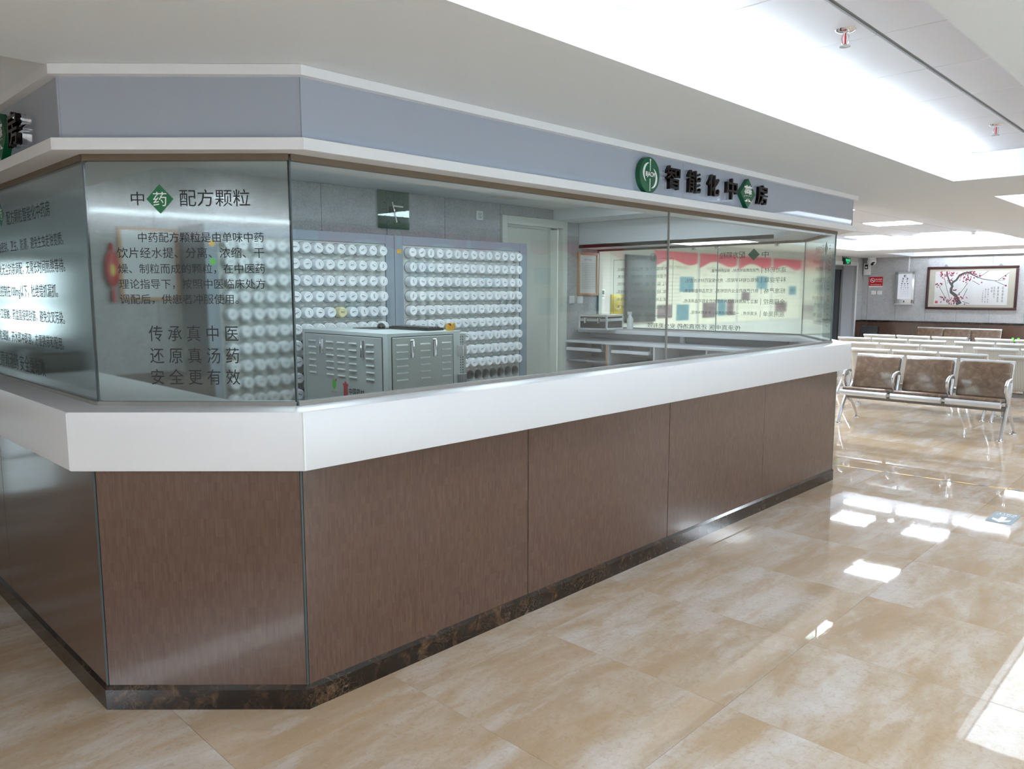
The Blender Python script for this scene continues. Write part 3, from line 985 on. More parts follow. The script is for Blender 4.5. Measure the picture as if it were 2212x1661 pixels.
cput('end_joint', MB().box(-0.012, 0.0, -0.004, 0.014, 0, Z_GT - Z_TOP), 'joint', screen, g['B'].at(g['B'].len - 0.001, 0, Z_TOP), g['B'].rot, smooth=0)
for f in ('L', 'C1', 'R', 'C2', 'B'):
    cput('bottom_channel', MB().box(0.002, g[f].len - 0.002, -0.010, 0.022, 0, 0.014), 'chan', screen, g[f].at(0, 0, Z_TOP), g[f].rot, smooth=0)
    cput('top_channel', MB().box(0.002, g[f].len - 0.002, -0.008, 0.020, 0, Z_SH0 - Z_GT + 0.01), 'topchan', screen, g[f].at(0, 0, Z_GT - 0.01), g[f].rot, smooth=0)
for s in (0.28, 0.93, 1.20):
    cput('glass_clip', MB().box(-0.02, 0.02, -0.012, 0.022, 0, 0.03, 0.003), 'steel', screen, g['B'].at(s, 0, Z_GT - 0.035), g['B'].rot)

ZP = Z_TOP      # pane local zero
OUT = -0.0022   # print lies just outside the film


def T(z):
    return z - ZP


def diamond(pane_, s, z, w, h, char=True):
    b_ = MB().quad((s - w, OUT, T(z)), (s, OUT, T(z) - h), (s + w, OUT, T(z)), (s, OUT, T(z) + h))
    put('green_diamond', b_, 'inkgreen', pane_, fix=False, smooth=0)
    if char:
        lettering('lettering', [('药', s - w * 0.5, s + w * 0.5, T(z) - h * 0.48, T(z) + h * 0.48)], 'signwhite', pane_, (0, OUT - 0.0004, 0))


# corner pane
diamond(pC1, 0.272, 1.899, 0.049, 0.052)
lettering('lettering', [('中', 0.167, 0.215, 1.877 - ZP, 1.925 - ZP), ('配方颗粒', 0.343, 0.596, T(1.903))], 'ink', pC1, (0, OUT, 0), bold=0.0)
lettering('lettering', [
    ('中药配方颗粒是由单味中药', 0.185, 0.640, T(1.764)),
    ('饮片经水提、分离、浓缩、干', 0.106, 0.640, T(1.709)),
    ('燥、制粒而成的颗粒，在中医药', 0.106, 0.640, T(1.652)),
    ('理论指导下，按照中医临床处方', 0.106, 0.640, T(1.597)),
    ('调配后，供患者冲服使用。', 0.106, 0.540, T(1.542))], 'ink', pC1, (0, OUT, 0))
lettering('lettering', [
    ('传 承 真 中 医', 0.204, 0.533, 1.389 - ZP, 1.447 - ZP),
    ('还 原 真 汤 药', 0.204, 0.533, 1.308 - ZP, 1.366 - ZP),
    ('安 全 更 有 效', 0.204, 0.533, 1.229 - ZP, 1.287 - ZP)], 'ink', pC1, (0, OUT, 0))

# side pane (s runs from the wall towards the corner)
sL = lambda y: YW - y
diamond(pL, sL(4.235), 1.925, 0.060, 0.056)
lettering('lettering', [('中', sL(4.46), sL(4.38), 1.905 - ZP, 1.955 - ZP), ('配方颗粒智能化中药房', sL(4.135), sL(3.48), T(1.90))], 'ink', pL, (0, OUT, 0))
lettering('lettering', [
    ('配送安全｜颗粒单独密封、卫生、防潮，避免生虫走油变质。', sL(4.75), sL(3.335), T(1.775)),
    ('高效便捷｜自动化无尘封装调配，无需长时间煎熬等待。', sL(4.75), sL(3.335), T(1.673)),
    ('调配精准｜误差控制在100mg以下，杜绝错抓漏抓。', sL(4.75), sL(3.45), T(1.570)),
    ('洁净卫生｜免手工接触，药盒直接密封装，避免交叉污染。', sL(4.75), sL(3.385), T(1.466)),
    ('服用方便｜颗粒细腻，开水即冲即溶，方便携带和服用。', sL(4.75), sL(3.42), T(1.362)),
    ('传承真中医 还原真汤药 安全更有效', sL(4.95), sL(3.70), T(1.245))], 'ink', pL, (0, OUT, 0))

OUT = -0.0002    # on these panes the print lies between glass and film
# far side panes, read from outside
sB = lambda y: y - 3.133
diamond(pB1, sB(3.657), 1.936, 0.062, 0.060)
lettering('lettering', [('中', sB(3.50), sB(3.572), 1.905 - ZP, 1.965 - ZP), ('配方颗粒', sB(3.75), sB(4.03), T(1.938))], 'ink', pB1, (0, OUT, 0))
rowsB = [('道地药材', '严选优质道地药材，保证药材质量。', 1.783, 4.131), ('科学提取', '提取过程科学规范，充分保留药材有效成分。', 1.685, 4.43), ('标准严格', '执行严格的企业内控标准，北京品牌值得信赖。', 1.578, 4.45), ('全程质控', '建立了从原料到饮片到颗粒的全程可追溯系统。', 1.471, 4.45), ('服用简单', '无需煎煮，一副药调成两袋，开水即冲即服。', 1.35, 4.36)]
lettering('lettering', [(a, sB(3.315), sB(3.535), T(z)) for a, c, z, y1 in rowsB], 'inkgreen', pB1, (0, OUT, 0))
bl = MB()
for a, c, z, y1 in rowsB:
    bl.quad((sB(3.563), OUT, T(z) - 0.032), (sB(3.567), OUT, T(z) - 0.032), (sB(3.567), OUT, T(z) + 0.032), (sB(3.563), OUT, T(z) + 0.032))
put('divider_line', bl, 'ink', pB1, fix=False, smooth=0)
lettering('lettering', [(c, sB(3.595), sB(y1), T(z)) for a, c, z, y1 in rowsB], 'ink', pB1, (0, OUT, 0))
lettering('lettering', [('传承真中医 还原真汤药 安全更有效', sB(3.77), sB(4.90), 1.168 - ZP + 0.004, 1.222 - ZP + 0.004)], 'ink', pB1, (0, OUT - 0.0004, 0))
sB2 = lambda y: y - 4.05
b = MB()
for a, c, z0, z1 in ((4.585, 4.78, 1.928, 1.932), (5.10, 5.38, 1.926, 1.930), (4.585, 5.38, 1.300, 1.304)):
    b.quad((sB2(a), OUT, T(z0)), (sB2(c), OUT, T(z0)), (sB2(c), OUT, T(z1)), (sB2(a), OUT, T(z1)))
for s in (4.585, 5.376):
    b.quad((sB2(s), OUT, T(1.30)), (sB2(s) + 0.004, OUT, T(1.30)), (sB2(s) + 0.004, OUT, T(1.93)), (sB2(s), OUT, T(1.93)))
put('border_line', b, 'inkgreen', pB2, fix=False, smooth=0)
ring = MB()
for k in range(24):
    a0, a1 = 2 * PI * k / 24, 2 * PI * (k + 1) / 24
    ring.quad(*[(sB2(4.845) + r * math.cos(a), OUT, T(1.945) + r * math.sin(a)) for r, a in ((0.036, a0), (0.036, a1), (0.042, a1), (0.042, a0))])
for dx in (-0.014, 0.014):
    ring.quad(*[(sB2(4.845) + dx + u, OUT, T(1.945) + w) for u, w in ((-0.011, -0.026), (0.011, -0.026), (0.007, 0.006), (-0.007, 0.006))])
    ring.quad(*[(sB2(4.845) + dx + u, OUT, T(1.945) + w) for u, w in ((-0.007, 0.009), (0.007, 0.009), (0.006, 0.022), (-0.006, 0.022))])
put('people_icon', ring, 'inkgreen', pB2, fix=False, smooth=0)
rowsC = [('长期服药患者：', '质量稳定，疗效确切。', 1.820), ('不便煎煮患者：', '方便快捷，无需煎煮。', 1.737), ('儿 童 患 者：', '适用量小，口感可控。', 1.655), ('年 轻 患 者：', '简单舒心，易被接受。', 1.569), ('灵活用药患者：', '内服外用，安全有效。', 1.484), ('商务出差患者：', '携带方便，即冲即服。', 1.398)]
lettering('lettering', [('适用人群', sB2(4.92), sB2(5.09), T(1.945))], 'inkgreen', pB2, (0, OUT, 0))
lettering('lettering', [(a, sB2(4.66), sB2(4.955), T(z) - 0.019, T(z) + 0.019) for a, c, z in rowsC], 'inkgreen', pB2, (0, OUT, 0))
lettering('lettering', [(c, sB2(4.975), sB2(5.33), T(z) - 0.019, T(z) + 0.019) for a, c, z in rowsC], 'ink', pB2, (0, OUT, 0))

# far corner pane
LC2 = g['C2'].len
diamond(pC2, 0.30, 1.935, 0.055, 0.060)
lettering('lettering', [('中', 0.15, 0.21, 1.905 - ZP, 1.965 - ZP), ('配方颗粒', 0.37, 0.66, T(1.935))], 'ink', pC2, (0, OUT, 0))
stp = [('沿易撕口撕开一袋中药颗', '粒，全部倒入杯中。', 1.80), ('先用少量温水浸润1~2分', '钟，再倒入适量开水。', 1.64), ('充分搅拌，使颗粒完全溶', '化成分，温度适宜服下。', 1.48), ('一般调成两袋，早晚各一', '袋或遵医嘱服用。', 1.33)]
lettering('lettering', [(a, 0.28, 0.70, T(z) + 0.012, T(z) + 0.05) for a, c, z in stp] + [(c, 0.28, 0.64, T(z) - 0.05, T(z) - 0.012) for a, c, z in stp], 'ink', pC2, (0, OUT, 0))
for i, (a, c, z) in enumerate(stp):
    b = MB()
    for k in range(24):
        a0, a1 = 2 * PI * k / 24, 2 * PI * (k + 1) / 24
        b.quad(*[(0.16 + r * math.cos(q), OUT, T(z) + r * math.sin(q)) for r, q in ((0.050, a0), (0.050, a1), (0.055, a1), (0.055, a0))])
    b.quad((0.135, OUT, T(z) - 0.025), (0.185, OUT, T(z) - 0.025), (0.18, OUT, T(z) - 0.019), (0.14, OUT, T(z) - 0.019))
    b.quad((0.15, OUT, T(z) + 0.0), (0.172, OUT, T(z) + 0.006), (0.168, OUT, T(z) + 0.03), (0.155, OUT, T(z) + 0.024))
    put('step_icon', b, 'ink', pC2, fix=False, smooth=0)

# ------------------------------------------------------------------ header above the glass
header = thing('booth_header', 'gloss silver-white fascia with cream ledge and cornice above the glass', 'header', (3.6, 2.6, Z_SH0))
HT = 0.015
b = MB().band([(0.895, YE), (0.895, 3.040), (1.473, 2.457), (6.475, 2.457), (7.295, 3.108), (7.295, YE)], I_HEAD, Z_SH0 + 0.002, Z_SOF - 0.002)
cput('core', b, 'soffit', header, smooth=0)


def hpanels(face, cuts):
    for a, c in zip(cuts, cuts[1:]):
        cput('fascia_panel', MB().box(0.0008, c - a - 0.0008, 0, HT, Z_HEAD0, Z_HEAD1), 'head', header, face.at(a, 0, 0), face.rot, smooth=0)


fh = F_H
hpanels(fh['L'], [0, 1.25, fh['L'].len])
hpanels(fh['C1'], [0, fh['C1'].len])
hpanels(fh['R'], [0, 3.916 - 1.463, 6.389 - 1.463, fh['R'].len])
hpanels(fh['C2'], [0, fh['C2'].len])
hpanels(fh['B'], [0, fh['B'].len])
for f in ('C1', 'R', 'C2'):
    cput('edge_bead', MB().box(-0.004, 0.003, -0.002, 0.004, Z_HEAD0, Z_HEAD1), 'head', header, fh[f].at(0, 0, 0), fh[f].rot, smooth=0)
b = MB().band(O_SHELF, I_HEAD, Z_SH0, Z_HEAD0)
bmesh.ops.recalc_face_normals(b.bm, faces=b.bm.faces[:])
es = [e for e in b.bm.edges if len(e.link_faces) == 2 and e.calc_face_angle(0) > 0.3]
bmesh.ops.bevel(b.bm, geom=es, offset=0.0015, segments=1, affect='EDGES')
cput('ledge', b, 'cream', header, smooth=0)
i_trim = [(0.93, YE), (0.93, 3.06), (1.50, 2.48), (6.45, 2.48), (7.28, 3.12), (7.28, YE)]
cput('cornice', MB().band(O_TRIM, i_trim, Z_HEAD1, Z_SOF - 0.001), 'cream', header, smooth=0)

# sign letters --------------------------------------------------------


def letter(t, ch, s, z, w, h, face, out=0.028, th=0.018):
    me = glyphs(ch, bold=0.010, extrude=0.5)
    fit_text(me, 0, w, z0=0, z1=h, depth=th)
    o = link('letter', me, 'darkchrome', t, (s, -out, z))
    sd = glyphs(ch, bold=0.004, extrude=0.5)
    fit_text(sd, 0, w, z0=0, z1=h, depth=out - 0.012)
    k = link('letter_return', sd, 'chrome', o, (0, out / 2 + 0.006, 0))
    return o


def logo(t, s, z, r, th=0.03):
    rot90 = Matrix.Rotation(PI / 2, 4, 'X')
    o = put('logo_disc', MB().lathe([(0, th), (r - 0.003, th), (r, th - 0.003), (r, 0), (0, 0)], 40), 'green', t, (s, 0, z), (PI / 2, 0, 0))
    b_ = MB()
    y = -th - 0.0012

    def crescent(pts, ws):
        b_.strip(pts, ws, y)
    arc1 = [(-0.005 + 0.055 * math.cos(a), 0.002 + 0.055 * math.sin(a)) for a in [PI * (0.55 + 0.75 * k / 12) for k in range(13)]]
    crescent([(x, zz + 0.006) for x, zz in arc1], [0.002 + 0.015 * math.sin(PI * k / 12) for k in range(13)])
    arc2 = [(0.005 + 0.055 * math.cos(a), -0.002 + 0.055 * math.sin(a)) for a in [PI * (0.35 - 0.80 * k / 12) for k in range(13)]]
    crescent([(x, zz - 0.012) for x, zz in arc2], [0.002 + 0.015 * math.sin(PI * k / 12) for k in range(13)])
    crescent([(0, 0.085), (0, 0.08), (0, 0.070), (0, -0.085)], [0.002, 0.012, 0.007, 0.006])
    put('logo_mark', b_, 'signwhite', t, (s, 0, z), fix=False, smooth=0)
    me = glyphs('BJACM', bold=0.03)
    fit_text(me, -0.043, 0.043, z0=-0.016, z1=0.016)
    link('logo_lettering', me, 'signwhite', t, (s, y - 0.001, z))
    put('logo_band', MB().quad((-0.046, 0, -0.019), (0.046, 0, -0.019), (0.046, 0, 0.019), (-0.046, 0, 0.019)), 'green', t, (s, y - 0.0005, z), fix=False, smooth=0)


def sign_diamond(t, s, z, w, h, th=0.03):
    put('diamond_plate', MB().prism([(-w, 0), (0, -h), (w, 0), (0, h)], -th, 0, 'y'), 'green', t, (s, 0, z), smooth=0)
    me = glyphs('藥', bold=0.018)
    fit_text(me, -w * 0.56, w * 0.56, z0=-h * 0.56, z1=h * 0.56)
    link('diamond_lettering', me, 'signwhite', t, (s, -th - 0.001, z))


f = fh['R']
sg = thing('counter_sign', 'dark chrome letters with green round logo and diamond on the long fascia', 'sign', f.at(0, 0, 0), f.ang)
logo(sg, 3.541 - 1.463, 2.192, 0.094)
for ch, x0, x1 in (('智', 3.701, 3.833), ('能', 3.921, 4.058), ('化', 4.143, 4.273), ('中', 4.362, 4.495), ('房', 4.764, 4.908)):
    letter(sg, ch, x0 - 1.463, 2.137, x1 - x0, 0.126, f)
sign_diamond(sg, 4.645 - 1.463, 2.192, 0.098, 0.092)
f = fh['L']
sg2 = thing('side_sign', 'dark chrome letter and green diamond on the side fascia', 'sign', f.at(0, 0, 0), f.ang)
letter(sg2, '房', YW - 3.575, 2.128, 0.145, 0.126, f)
sign_diamond(sg2, YW - 3.71, 2.19, 0.098, 0.092)

# ------------------------------------------------------------------ jar racks inside the booth
Y_RF = 5.20
RJ, RZ, PITX, PITZ, HR = 10, 1.897, 0.0998, 0.122, 0.046


def hole_plate(xs, zs, x0, x1, z0, z1, y, thick=0.004):
    """flat plate with round holes at every (x, z)"""
    b_ = MB()
    xb = [x0] + [(a + c) / 2 for a, c in zip(xs, xs[1:])] + [x1]
    zb = [z0] + [(a + c) / 2 for a, c in zip(zs, zs[1:])] + [z1]
    seg = 20
    for i, cx in enumerate(xs):
        for j, cz in enumerate(zs):
            ax, bx_, az, bz = xb[i], xb[i + 1], zb[j], zb[j + 1]
            inn, out = [], []
            for k in range(seg):
                a = 2 * PI * k / seg
                dx, dz = math.cos(a), math.sin(a)
                inn.append(b_.bm.verts.new((cx + HR * dx, y, cz + HR * dz)))
                sx = ((bx_ - cx) if dx > 0 else (ax - cx)) / dx if abs(dx) > 1e-6 else 1e9
                sz = ((bz - cz) if dz > 0 else (az - cz)) / dz if abs(dz) > 1e-6 else 1e9
                q = min(sx, sz)
                out.append(b_.bm.verts.new((cx + q * dx, y, cz + q * dz)))
            for k in range(seg):
                b_.bm.faces.new((inn[k], out[k], out[(k + 1) % seg], inn[(k + 1) % seg]))
            for (qx, qz) in ((ax, az), (bx_, az), (ax, bz), (bx_, bz)):       # corner fill
                near = sorted(range(seg), key=lambda k: (out[k].co.x - qx) ** 2 + (out[k].co.z - qz) ** 2)[:2]
                v = b_.bm.verts.new((qx, y, qz))
                b_.bm.faces.new((out[near[0]], out[near[1]], v))
    bmesh.ops.recalc_face_normals(b_.bm, faces=b_.bm.faces[:])
    for fa in b_.bm.faces:
        if fa.normal.y > 0:
            fa.normal_flip()
    return b_


# one jar: axis along -y, origin at the plate
jar_prof = [(0.0, 0.066), (0.026, 0.066), (0.027, 0.069), (0.0335, 0.069), (0.0375, 0.0665), (0.0395, 0.061), (0.0400, 0.048), (0.0425, 0.040), (0.0435, 0.0), (0.0435, -0.05)]
rotm = Matrix.Rotation(PI / 2, 4, 'X')
jar_me = MB().lathe(jar_prof, 24, rotm).mesh('jar')
jar_me.materials.append(M['jar'])
jar_me_y = jar_me.copy()
jar_me_y.materials.clear()
jar_me_y.materials.append(M['jaryellow'])
lab_mes = []
for s_ in ('党参片', '炒白术', '黄芪粒', '当归尾', '甘草片'):
    bm = bmesh.new()
    me = glyphs(s_, 0.03)
    fit_text(me, -0.0165, 0.0165, z0=-0.003, z1=0.0065)
    bm.from_mesh(me)
    me2 = glyphs('10g', 0.0)
    fit_text(me2, -0.005, 0.005, z0=-0.011, z1=-0.0065)
    bm.from_mesh(me2)
    m3 = bpy.data.meshes.new('label_print')
    bm.to_mesh(m3)
    bm.free()
    m3.materials.append(M['ink'])
    lab_mes.append(m3)
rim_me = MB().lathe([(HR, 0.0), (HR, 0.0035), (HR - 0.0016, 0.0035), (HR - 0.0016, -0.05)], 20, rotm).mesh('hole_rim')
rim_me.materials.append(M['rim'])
cup_me = MB().lathe([(HR + 0.003, 0.0), (HR + 0.003, 0.006), (HR, 0.006), (HR - 0.002, -0.09), (0.0, -0.09)], 24, rotm).mesh('empty_cup')
cup_me.materials.append(M['cup'])


def rack(name, label, x0, x1, xs, rows, empty_row, frame_l, frame_r):
    t = thing(name, label, 'jar rack', (x0, Y_RF, 0))
    zt = 2.032
    zs = sorted([RZ - PITZ * k for k in range(rows)])
    ax, bx_ = xs[0] - 0.062, xs[-1] + 0.062
    put('plate', hole_plate([x - x0 for x in xs], zs, ax - x0, bx_ - x0, zs[0] - 0.075, 1.957, 0.0), 'rackpanel', t, fix=False, smooth=0)
    put('frame', MB().box(0, ax - x0, -0.012, 0.40, 0, zt, 0.002, 1).box(bx_ - x0, x1 - x0, -0.012, 0.40, 0, zt, 0.002, 1).box(ax - x0, bx_ - x0, -0.012, 0.40, 1.957, zt, 0.002, 1).box(ax - x0, bx_ - x0, 0.0, 0.40, 0, zs[0] - 0.075), 'rackframe', t)
    put('seam', MB().box(ax - x0, bx_ - x0, -0.0012, 0.0, 1.345, 1.349), 'groove', t, smooth=0)
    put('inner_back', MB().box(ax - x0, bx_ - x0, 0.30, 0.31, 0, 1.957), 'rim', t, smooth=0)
    b_ = MB()
    for x in xs:
        for z in zs:
            b_.quad(*[(x - x0 + u, -0.0008, z + w) for u, w in ((-0.034, -0.072), (-0.004, -0.072), (-0.004, -0.059), (-0.034, -0.059))])
            b_.quad(*[(x - x0 + u, -0.0008, z + w) for u, w in ((0.026, -0.066), (0.032, -0.066), (0.032, -0.060), (0.026, -0.060))])
    o = put('shelf_labels', b_, 'tag', t, fix=False, smooth=0)
    tag(o, kind='stuff')
    for x in xs:
        for k in range(rows):
            z = RZ - PITZ * k
            if empty_row is not None and k == empty_row:
                link('empty_cup', cup_me, None, t, (x - x0, 0, z))
            else:
                link('hole_rim', rim_me, None, t, (x - x0, 0, z))
    return t


xsA = [3.787 - PITX * k for k in range(13, -1, -1)]
xsB = [5.389 - PITX * k for k in range(13, -1, -1)]
rackA = rack('jar_rack', 'slate-framed wall rack of white jars behind the frosted corner pane', 2.335, 3.937, xsA, 10, None, 0, 0)
rackB = rack('jar_rack', 'slate-framed wall rack of white jars beside the cream door', 3.941, 5.545, xsB, 10, 9, 0, 0)
put('mount_plate', MB().box(1.604, 1.64, 0.02, 0.40, 0, 2.0), 'alu', rackB, smooth=0)

# which jars does the grey cabinet hide from everywhere near the viewpoint
CABX0, CABX1, CABY0, CABY1, CABZ = 2.966, 3.60, 4.0, 5.04, 1.30


def hidden(x, z):
    eye = Vector((0, 0, CAM_H))
    p = Vector((x, Y_RF - 0.05, z))
    for dz in (0.05, 0.0):
        q = p + Vector((0, 0, dz))
        inside = False
        for k in range(1, 60):
            r = eye.lerp(q, 0.6 + 0.4 * k / 60)
            if CABX0 + 0.02 < r.x < CABX1 - 0.05 and CABY0 < r.y < CABY1 and r.z < CABZ - 0.01:
                inside = True
                break
        if not inside:
            return False
    return True


njar = 0
for which, xs, rows in (('A', xsA, 10), ('B', xsB, 9)):
    for k in range(rows):
        for c, x in enumerate(xs):
            z = RZ - PITZ * k
            if hidden(x, z):
                continue
            yellow = which == 'A' and k == 4 and c == 9
            root = link('jar', jar_me_y if yellow else jar_me, None, None, (x, Y_RF + random.uniform(-0.004, 0.004), z))
            lb = link('label_print', random.choice(lab_mes), None, root, (0, -0.0672, 0), (0, random.choice((0, 0.1, -0.15, 0.3, -0.4, 0.5, 1.3, -1.4, 0.05, -0.1)), 0))
            if yellow:
                lab = 'yellowed plastic jar, the only yellow one among the white jars'
            elif which == 'A':
                lab = f'white plastic jar, {words_n[k]} row down, {words_n[13 - c]} from the middle post, rack behind the corner pane'
            else:
                lab = f'white plastic jar, {words_n[k]} row down, {words_n[13 - c]} from the cream door, rack beside it'
            tag(root, lab, 'jar', 'jars in the wall racks')
            njar += 1

for nm, lab, x, z, m_, sh in (('yellow_sticker', 'small yellow sticker with print on the middle rack post', 3.988, 1.903, 'yellow', 1), ('yellow_note', 'yellow round note on the rack post behind the corner pane', 2.385, 1.90, 'yellow', 0), ('green_note', 'green round note below the yellow one on the rack post', 2.387, 1.775, 'lime', 0)):
    t = thing(nm, lab, 'sticker', (x, Y_RF - 0.0125, z))
    if sh:
        put('paper', MB().box(-0.021, 0.021, -0.0008, 0, -0.016, 0.016), m_, t, smooth=0)
        lettering('print', [('注意安全', -0.017, 0.017, 0.001, 0.011), ('小心轻放', -0.008, 0.014, -0.011, -0.005)], 'ink', t, (0, -0.0012, 0))
    else:
        put('paper', MB().lathe([(0, 0.0008), (0.022, 0.0008), (0.022, 0.0)], 16, rotm), m_, t)

# ------------------------------------------------------------------ grey steel cabinet
cab = thing('steel_cabinet', 'grey steel cabinet with louvred doors in front of the jar rack', 'cabinet', (CABX0, CABY0, 0))
cw, cd, chh = CABX1 - CABX0, CABY1 - CABY0, CABZ
put('body', MB().box(0.004, cw, 0.004, cd, 0, chh, 0.004), 'cab', cab)


def cab_door(o, s0, s1, z0, z1, louv, handles, ang, loc):
    put('door_gap', MB().box(s0 - 0.006, s1 + 0.006, 0.0, 0.004, z0 - 0.006, z1 + 0.006), 'cabdark', o, loc, (0, 0, ang), smooth=0)
    d = put('door', MB().box(s0, s1, -0.003, 0.004, z0, z1, 0.002, 1), 'cab', o, loc, (0, 0, ang))
    for (a, c) in louv:
        for k in range(6):
            z = z1 - 0.05 - k * 0.046
            put('louvre', MB().prism([(0.0, z - 0.005), (-0.007, z - 0.003), (0.0, z + 0.006)], a, c, 'x'), 'cab', d, (0, -0.003, 0), smooth=0)
    for hx in handles:
        z = z1 - 0.075
        put('handle', MB().tube([(hx, -0.003, z + 0.05), (hx, -0.022, z + 0.048), (hx, -0.024, z), (hx, -0.022, z - 0.06), (hx, -0.003, z - 0.064)], 0.0055, 8, side=Vector((1, 0, 0))).box(hx - 0.014, hx + 0.014, -0.006, -0.003, z - 0.066, z + 0.056, 0.001, 1), 'chrome', d, (0, 0, 0))
    return d


cab_door(cab, 0.04, 0.56, 0.06, 1.272, [(0.069, 0.163), (0.268, 0.352), (0.455, 0.539)], [0.199, 0.393], 0.0, (0, 0, 0))
# the face looking towards the corner pane: s runs from the far end to the near corner
d = cab_door(cab, 0.05, 0.98, 0.06, 1.270, [(0.10, 0.19), (0.33, 0.42), (0.47, 0.56), (0.61, 0.70), (0.81, 0.90)], [0.28, 0.78], -PI / 2, (0, cd, 0))
lettering('brand_print', [('中国药材', 0.60, 0.78, 0.865, 0.915)], 'ink', d, (0, -0.004, 0), bold=0.015)
lettering('brand_print', [('中医药互联', 0.38, 0.45, 0.862, 0.876)], 'textgrey', d, (0, -0.004, 0))
b = MB()
for k in range(20):
    a0, a1 = 2 * PI * k / 20, 2 * PI * (k + 1) / 20
    b.bm.faces.new([b.bm.verts.new((0.42 + 0.024 * math.cos(q) * r, -0.004, 0.925 + 0.036 * math.sin(q) * r)) for q, r in ((a0, 1), (a1, 1), (0, 0))])
put('green_logo', b, 'lime', d, fix=False, smooth=0)
put('red_dot', MB().quad((0.437, -0.0045, 0.945), (0.449, -0.0045, 0.945), (0.449, -0.0045, 0.965), (0.437, -0.0045, 0.965)), 'red', d, fix=False, smooth=0)
put('red_logo', MB().box(0.535, 0.585, -0.0045, -0.004, 0.80, 0.925).box(0.528, 0.592, -0.0045, -0.004, 0.925, 0.94).box(0.548, 0.572, -0.0045, -0.004, 0.94, 0.955), 'red', d, smooth=0)
# hinge plate at the rack end
pp = put('perforated_plate', MB().box(cw, cw + 0.075, 0.03, 0.036, 0, 1.275), 'cab', cab, smooth=0)
hole = MB().quad((-0.004, 0, -0.004), (0.004, 0, -0.004), (0.004, 0, 0.004), (-0.004, 0, 0.004)).mesh('slot', False, 0)
bm = bmesh.new()
for c in range(2):
    for k in range(30):
        for v in (((0.012 + c * 0.022 + u, 0, 0.73 + k * 0.018 + w) for u, w in ((-0.004, -0.004), (0.004, -0.004), (0.004, 0.004), (-0.004, 0.004))),):
            bm.faces.new([bm.verts.new(p) for p in v])
sm = bpy.data.meshes.new('slots')
bm.to_mesh(sm)
bm.free()
o = link('punched_slots', sm, 'ink', pp, (cw + 0.012, 0.0294, 0))
tag(o, kind='stuff')
for z in (1.16, 0.955):
    h_ = put('hinge', MB().box(cw - 0.035, cw + 0.012, -0.008, -0.002, z - 0.04, z + 0.04, 0.002, 1).box(cw + 0.016, cw + 0.05, -0.008, -0.002, z - 0.04, z + 0.04, 0.002, 1).tube([(cw + 0.014, -0.008, z - 0.04), (cw + 0.014, -0.008, z + 0.04)], 0.006, 8, side=Vector((1, 0, 0))), 'steel', cab)

# things on the cabinet
t = thing('mouse_pad', 'thin black mouse pad on the grey cabinet', 'mouse pad', (3.36, 4.66, CABZ))
put('sheet', MB().box(-0.10, 0.10, -0.14, 0.16, 0.0, 0.004, 0.0015, 1), 'black', t)
t = thing('computer_mouse', 'black computer mouse with glossy top on the mouse pad', 'mouse', (3.36, 4.60, CABZ + 0.004), -0.6)
ms = MB()
ms.lathe([(0.0, 0.034), (0.012, 0.033), (0.022, 0.028), (0.029, 0.018), (0.031, 0.008), (0.029, 0.0), (0.0, 0.0)], 20, Matrix.Diagonal((1.0, 1.75, 1.1, 1)))
put('shell', ms, 'black', t)
put('wheel', MB().tube([(-0.003, -0.035, 0.022), (0.003, -0.035, 0.022)], 0.008, 10), 'alu', t)
put('top_plate', MB().lathe([(0.0, 0.0395), (0.010, 0.0385), (0.016, 0.035), (0.0165, 0.033)], 16, Matrix.Diagonal((0.8, 1.5, 1.0, 1))), 'tv', t)
t = thing('keyboard', 'black computer keyboard lying on the grey cabinet', 'keyboard', (3.45, 4.09, CABZ))
put('case', MB().box(-0.075, 0.075, 0.0, 0.44, 0.0, 0.02, 0.004), 'black', t)
kb = MB().box(-0.008, 0.008, -0.0085, 0.0085, 0.0, 0.008, 0.002, 1).mesh('key')
kb.materials.append(M['printer'])
for r in range(5):
    for c in range(20):
        link('key', kb, None, t, (-0.052 + r * 0.024, 0.025 + c * 0.0205, 0.018))
t = thing('tape_dispenser', 'yellow and maroon tape dispenser beside the keyboard', 'tape dispenser', (3.535, 4.035, CABZ))
put('body', MB().prism([(-0.03, 0.0), (0.03, 0.0), (0.034, 0.02), (0.034, 0.052), (0.012, 0.05), (0.004, 0.036), (-0.006, 0.03), (-0.012, 0.036), (-0.03, 0.048)], -0.012, 0.012, 'y'), 'yellow', t)
put('roll', MB().tube([(-0.014, -0.010, 0.036), (-0.014, 0.010, 0.036)], 0.016, 14), 'maroon', t)

# ------------------------------------------------------------------ things on the booth walls
t = thing('wall_clock', 'square green glass wall clock with white hands above the racks', 'clock', (4.24, YW, 2.288))
put('glass_plate', MB().box(-0.172, 0.172, -0.03, -0.022, -0.165, 0.165, 0.002, 1), 'clockglass', t)
put('movement', MB().box(-0.03, 0.03, -0.022, 0.0, -0.03, 0.03), 'alu', t, smooth=0)
for k in range(12):
    a = 2 * PI * k / 12
    put('hour_mark', MB().box(-0.0025, 0.0025, -0.0312, -0.0304, 0.105, 0.130, mx=Matrix.Rotation(a, 4, 'Y')), 'ink', t, smooth=0)
put('hour_hand', MB().box(-0.012, 0.10, -0.0345, -0.0335, -0.006, 0.006, mx=Matrix.Translation((0, 0, 0.035)) @ Matrix.Rotation(0.02, 4, 'Y')), 'signwhite', t, smooth=0)
put('minute_hand', MB().box(-0.005, 0.005, -0.0335, -0.0325, -0.11, 0.07, mx=Matrix.Rotation(-0.26, 4, 'Y')), 'signwhite', t, smooth=0)
put('hub', MB().lathe([(0, 0.006), (0.007, 0.006), (0.007, 0)], 12, rotm), 'chrome', t, (0, -0.031, 0))


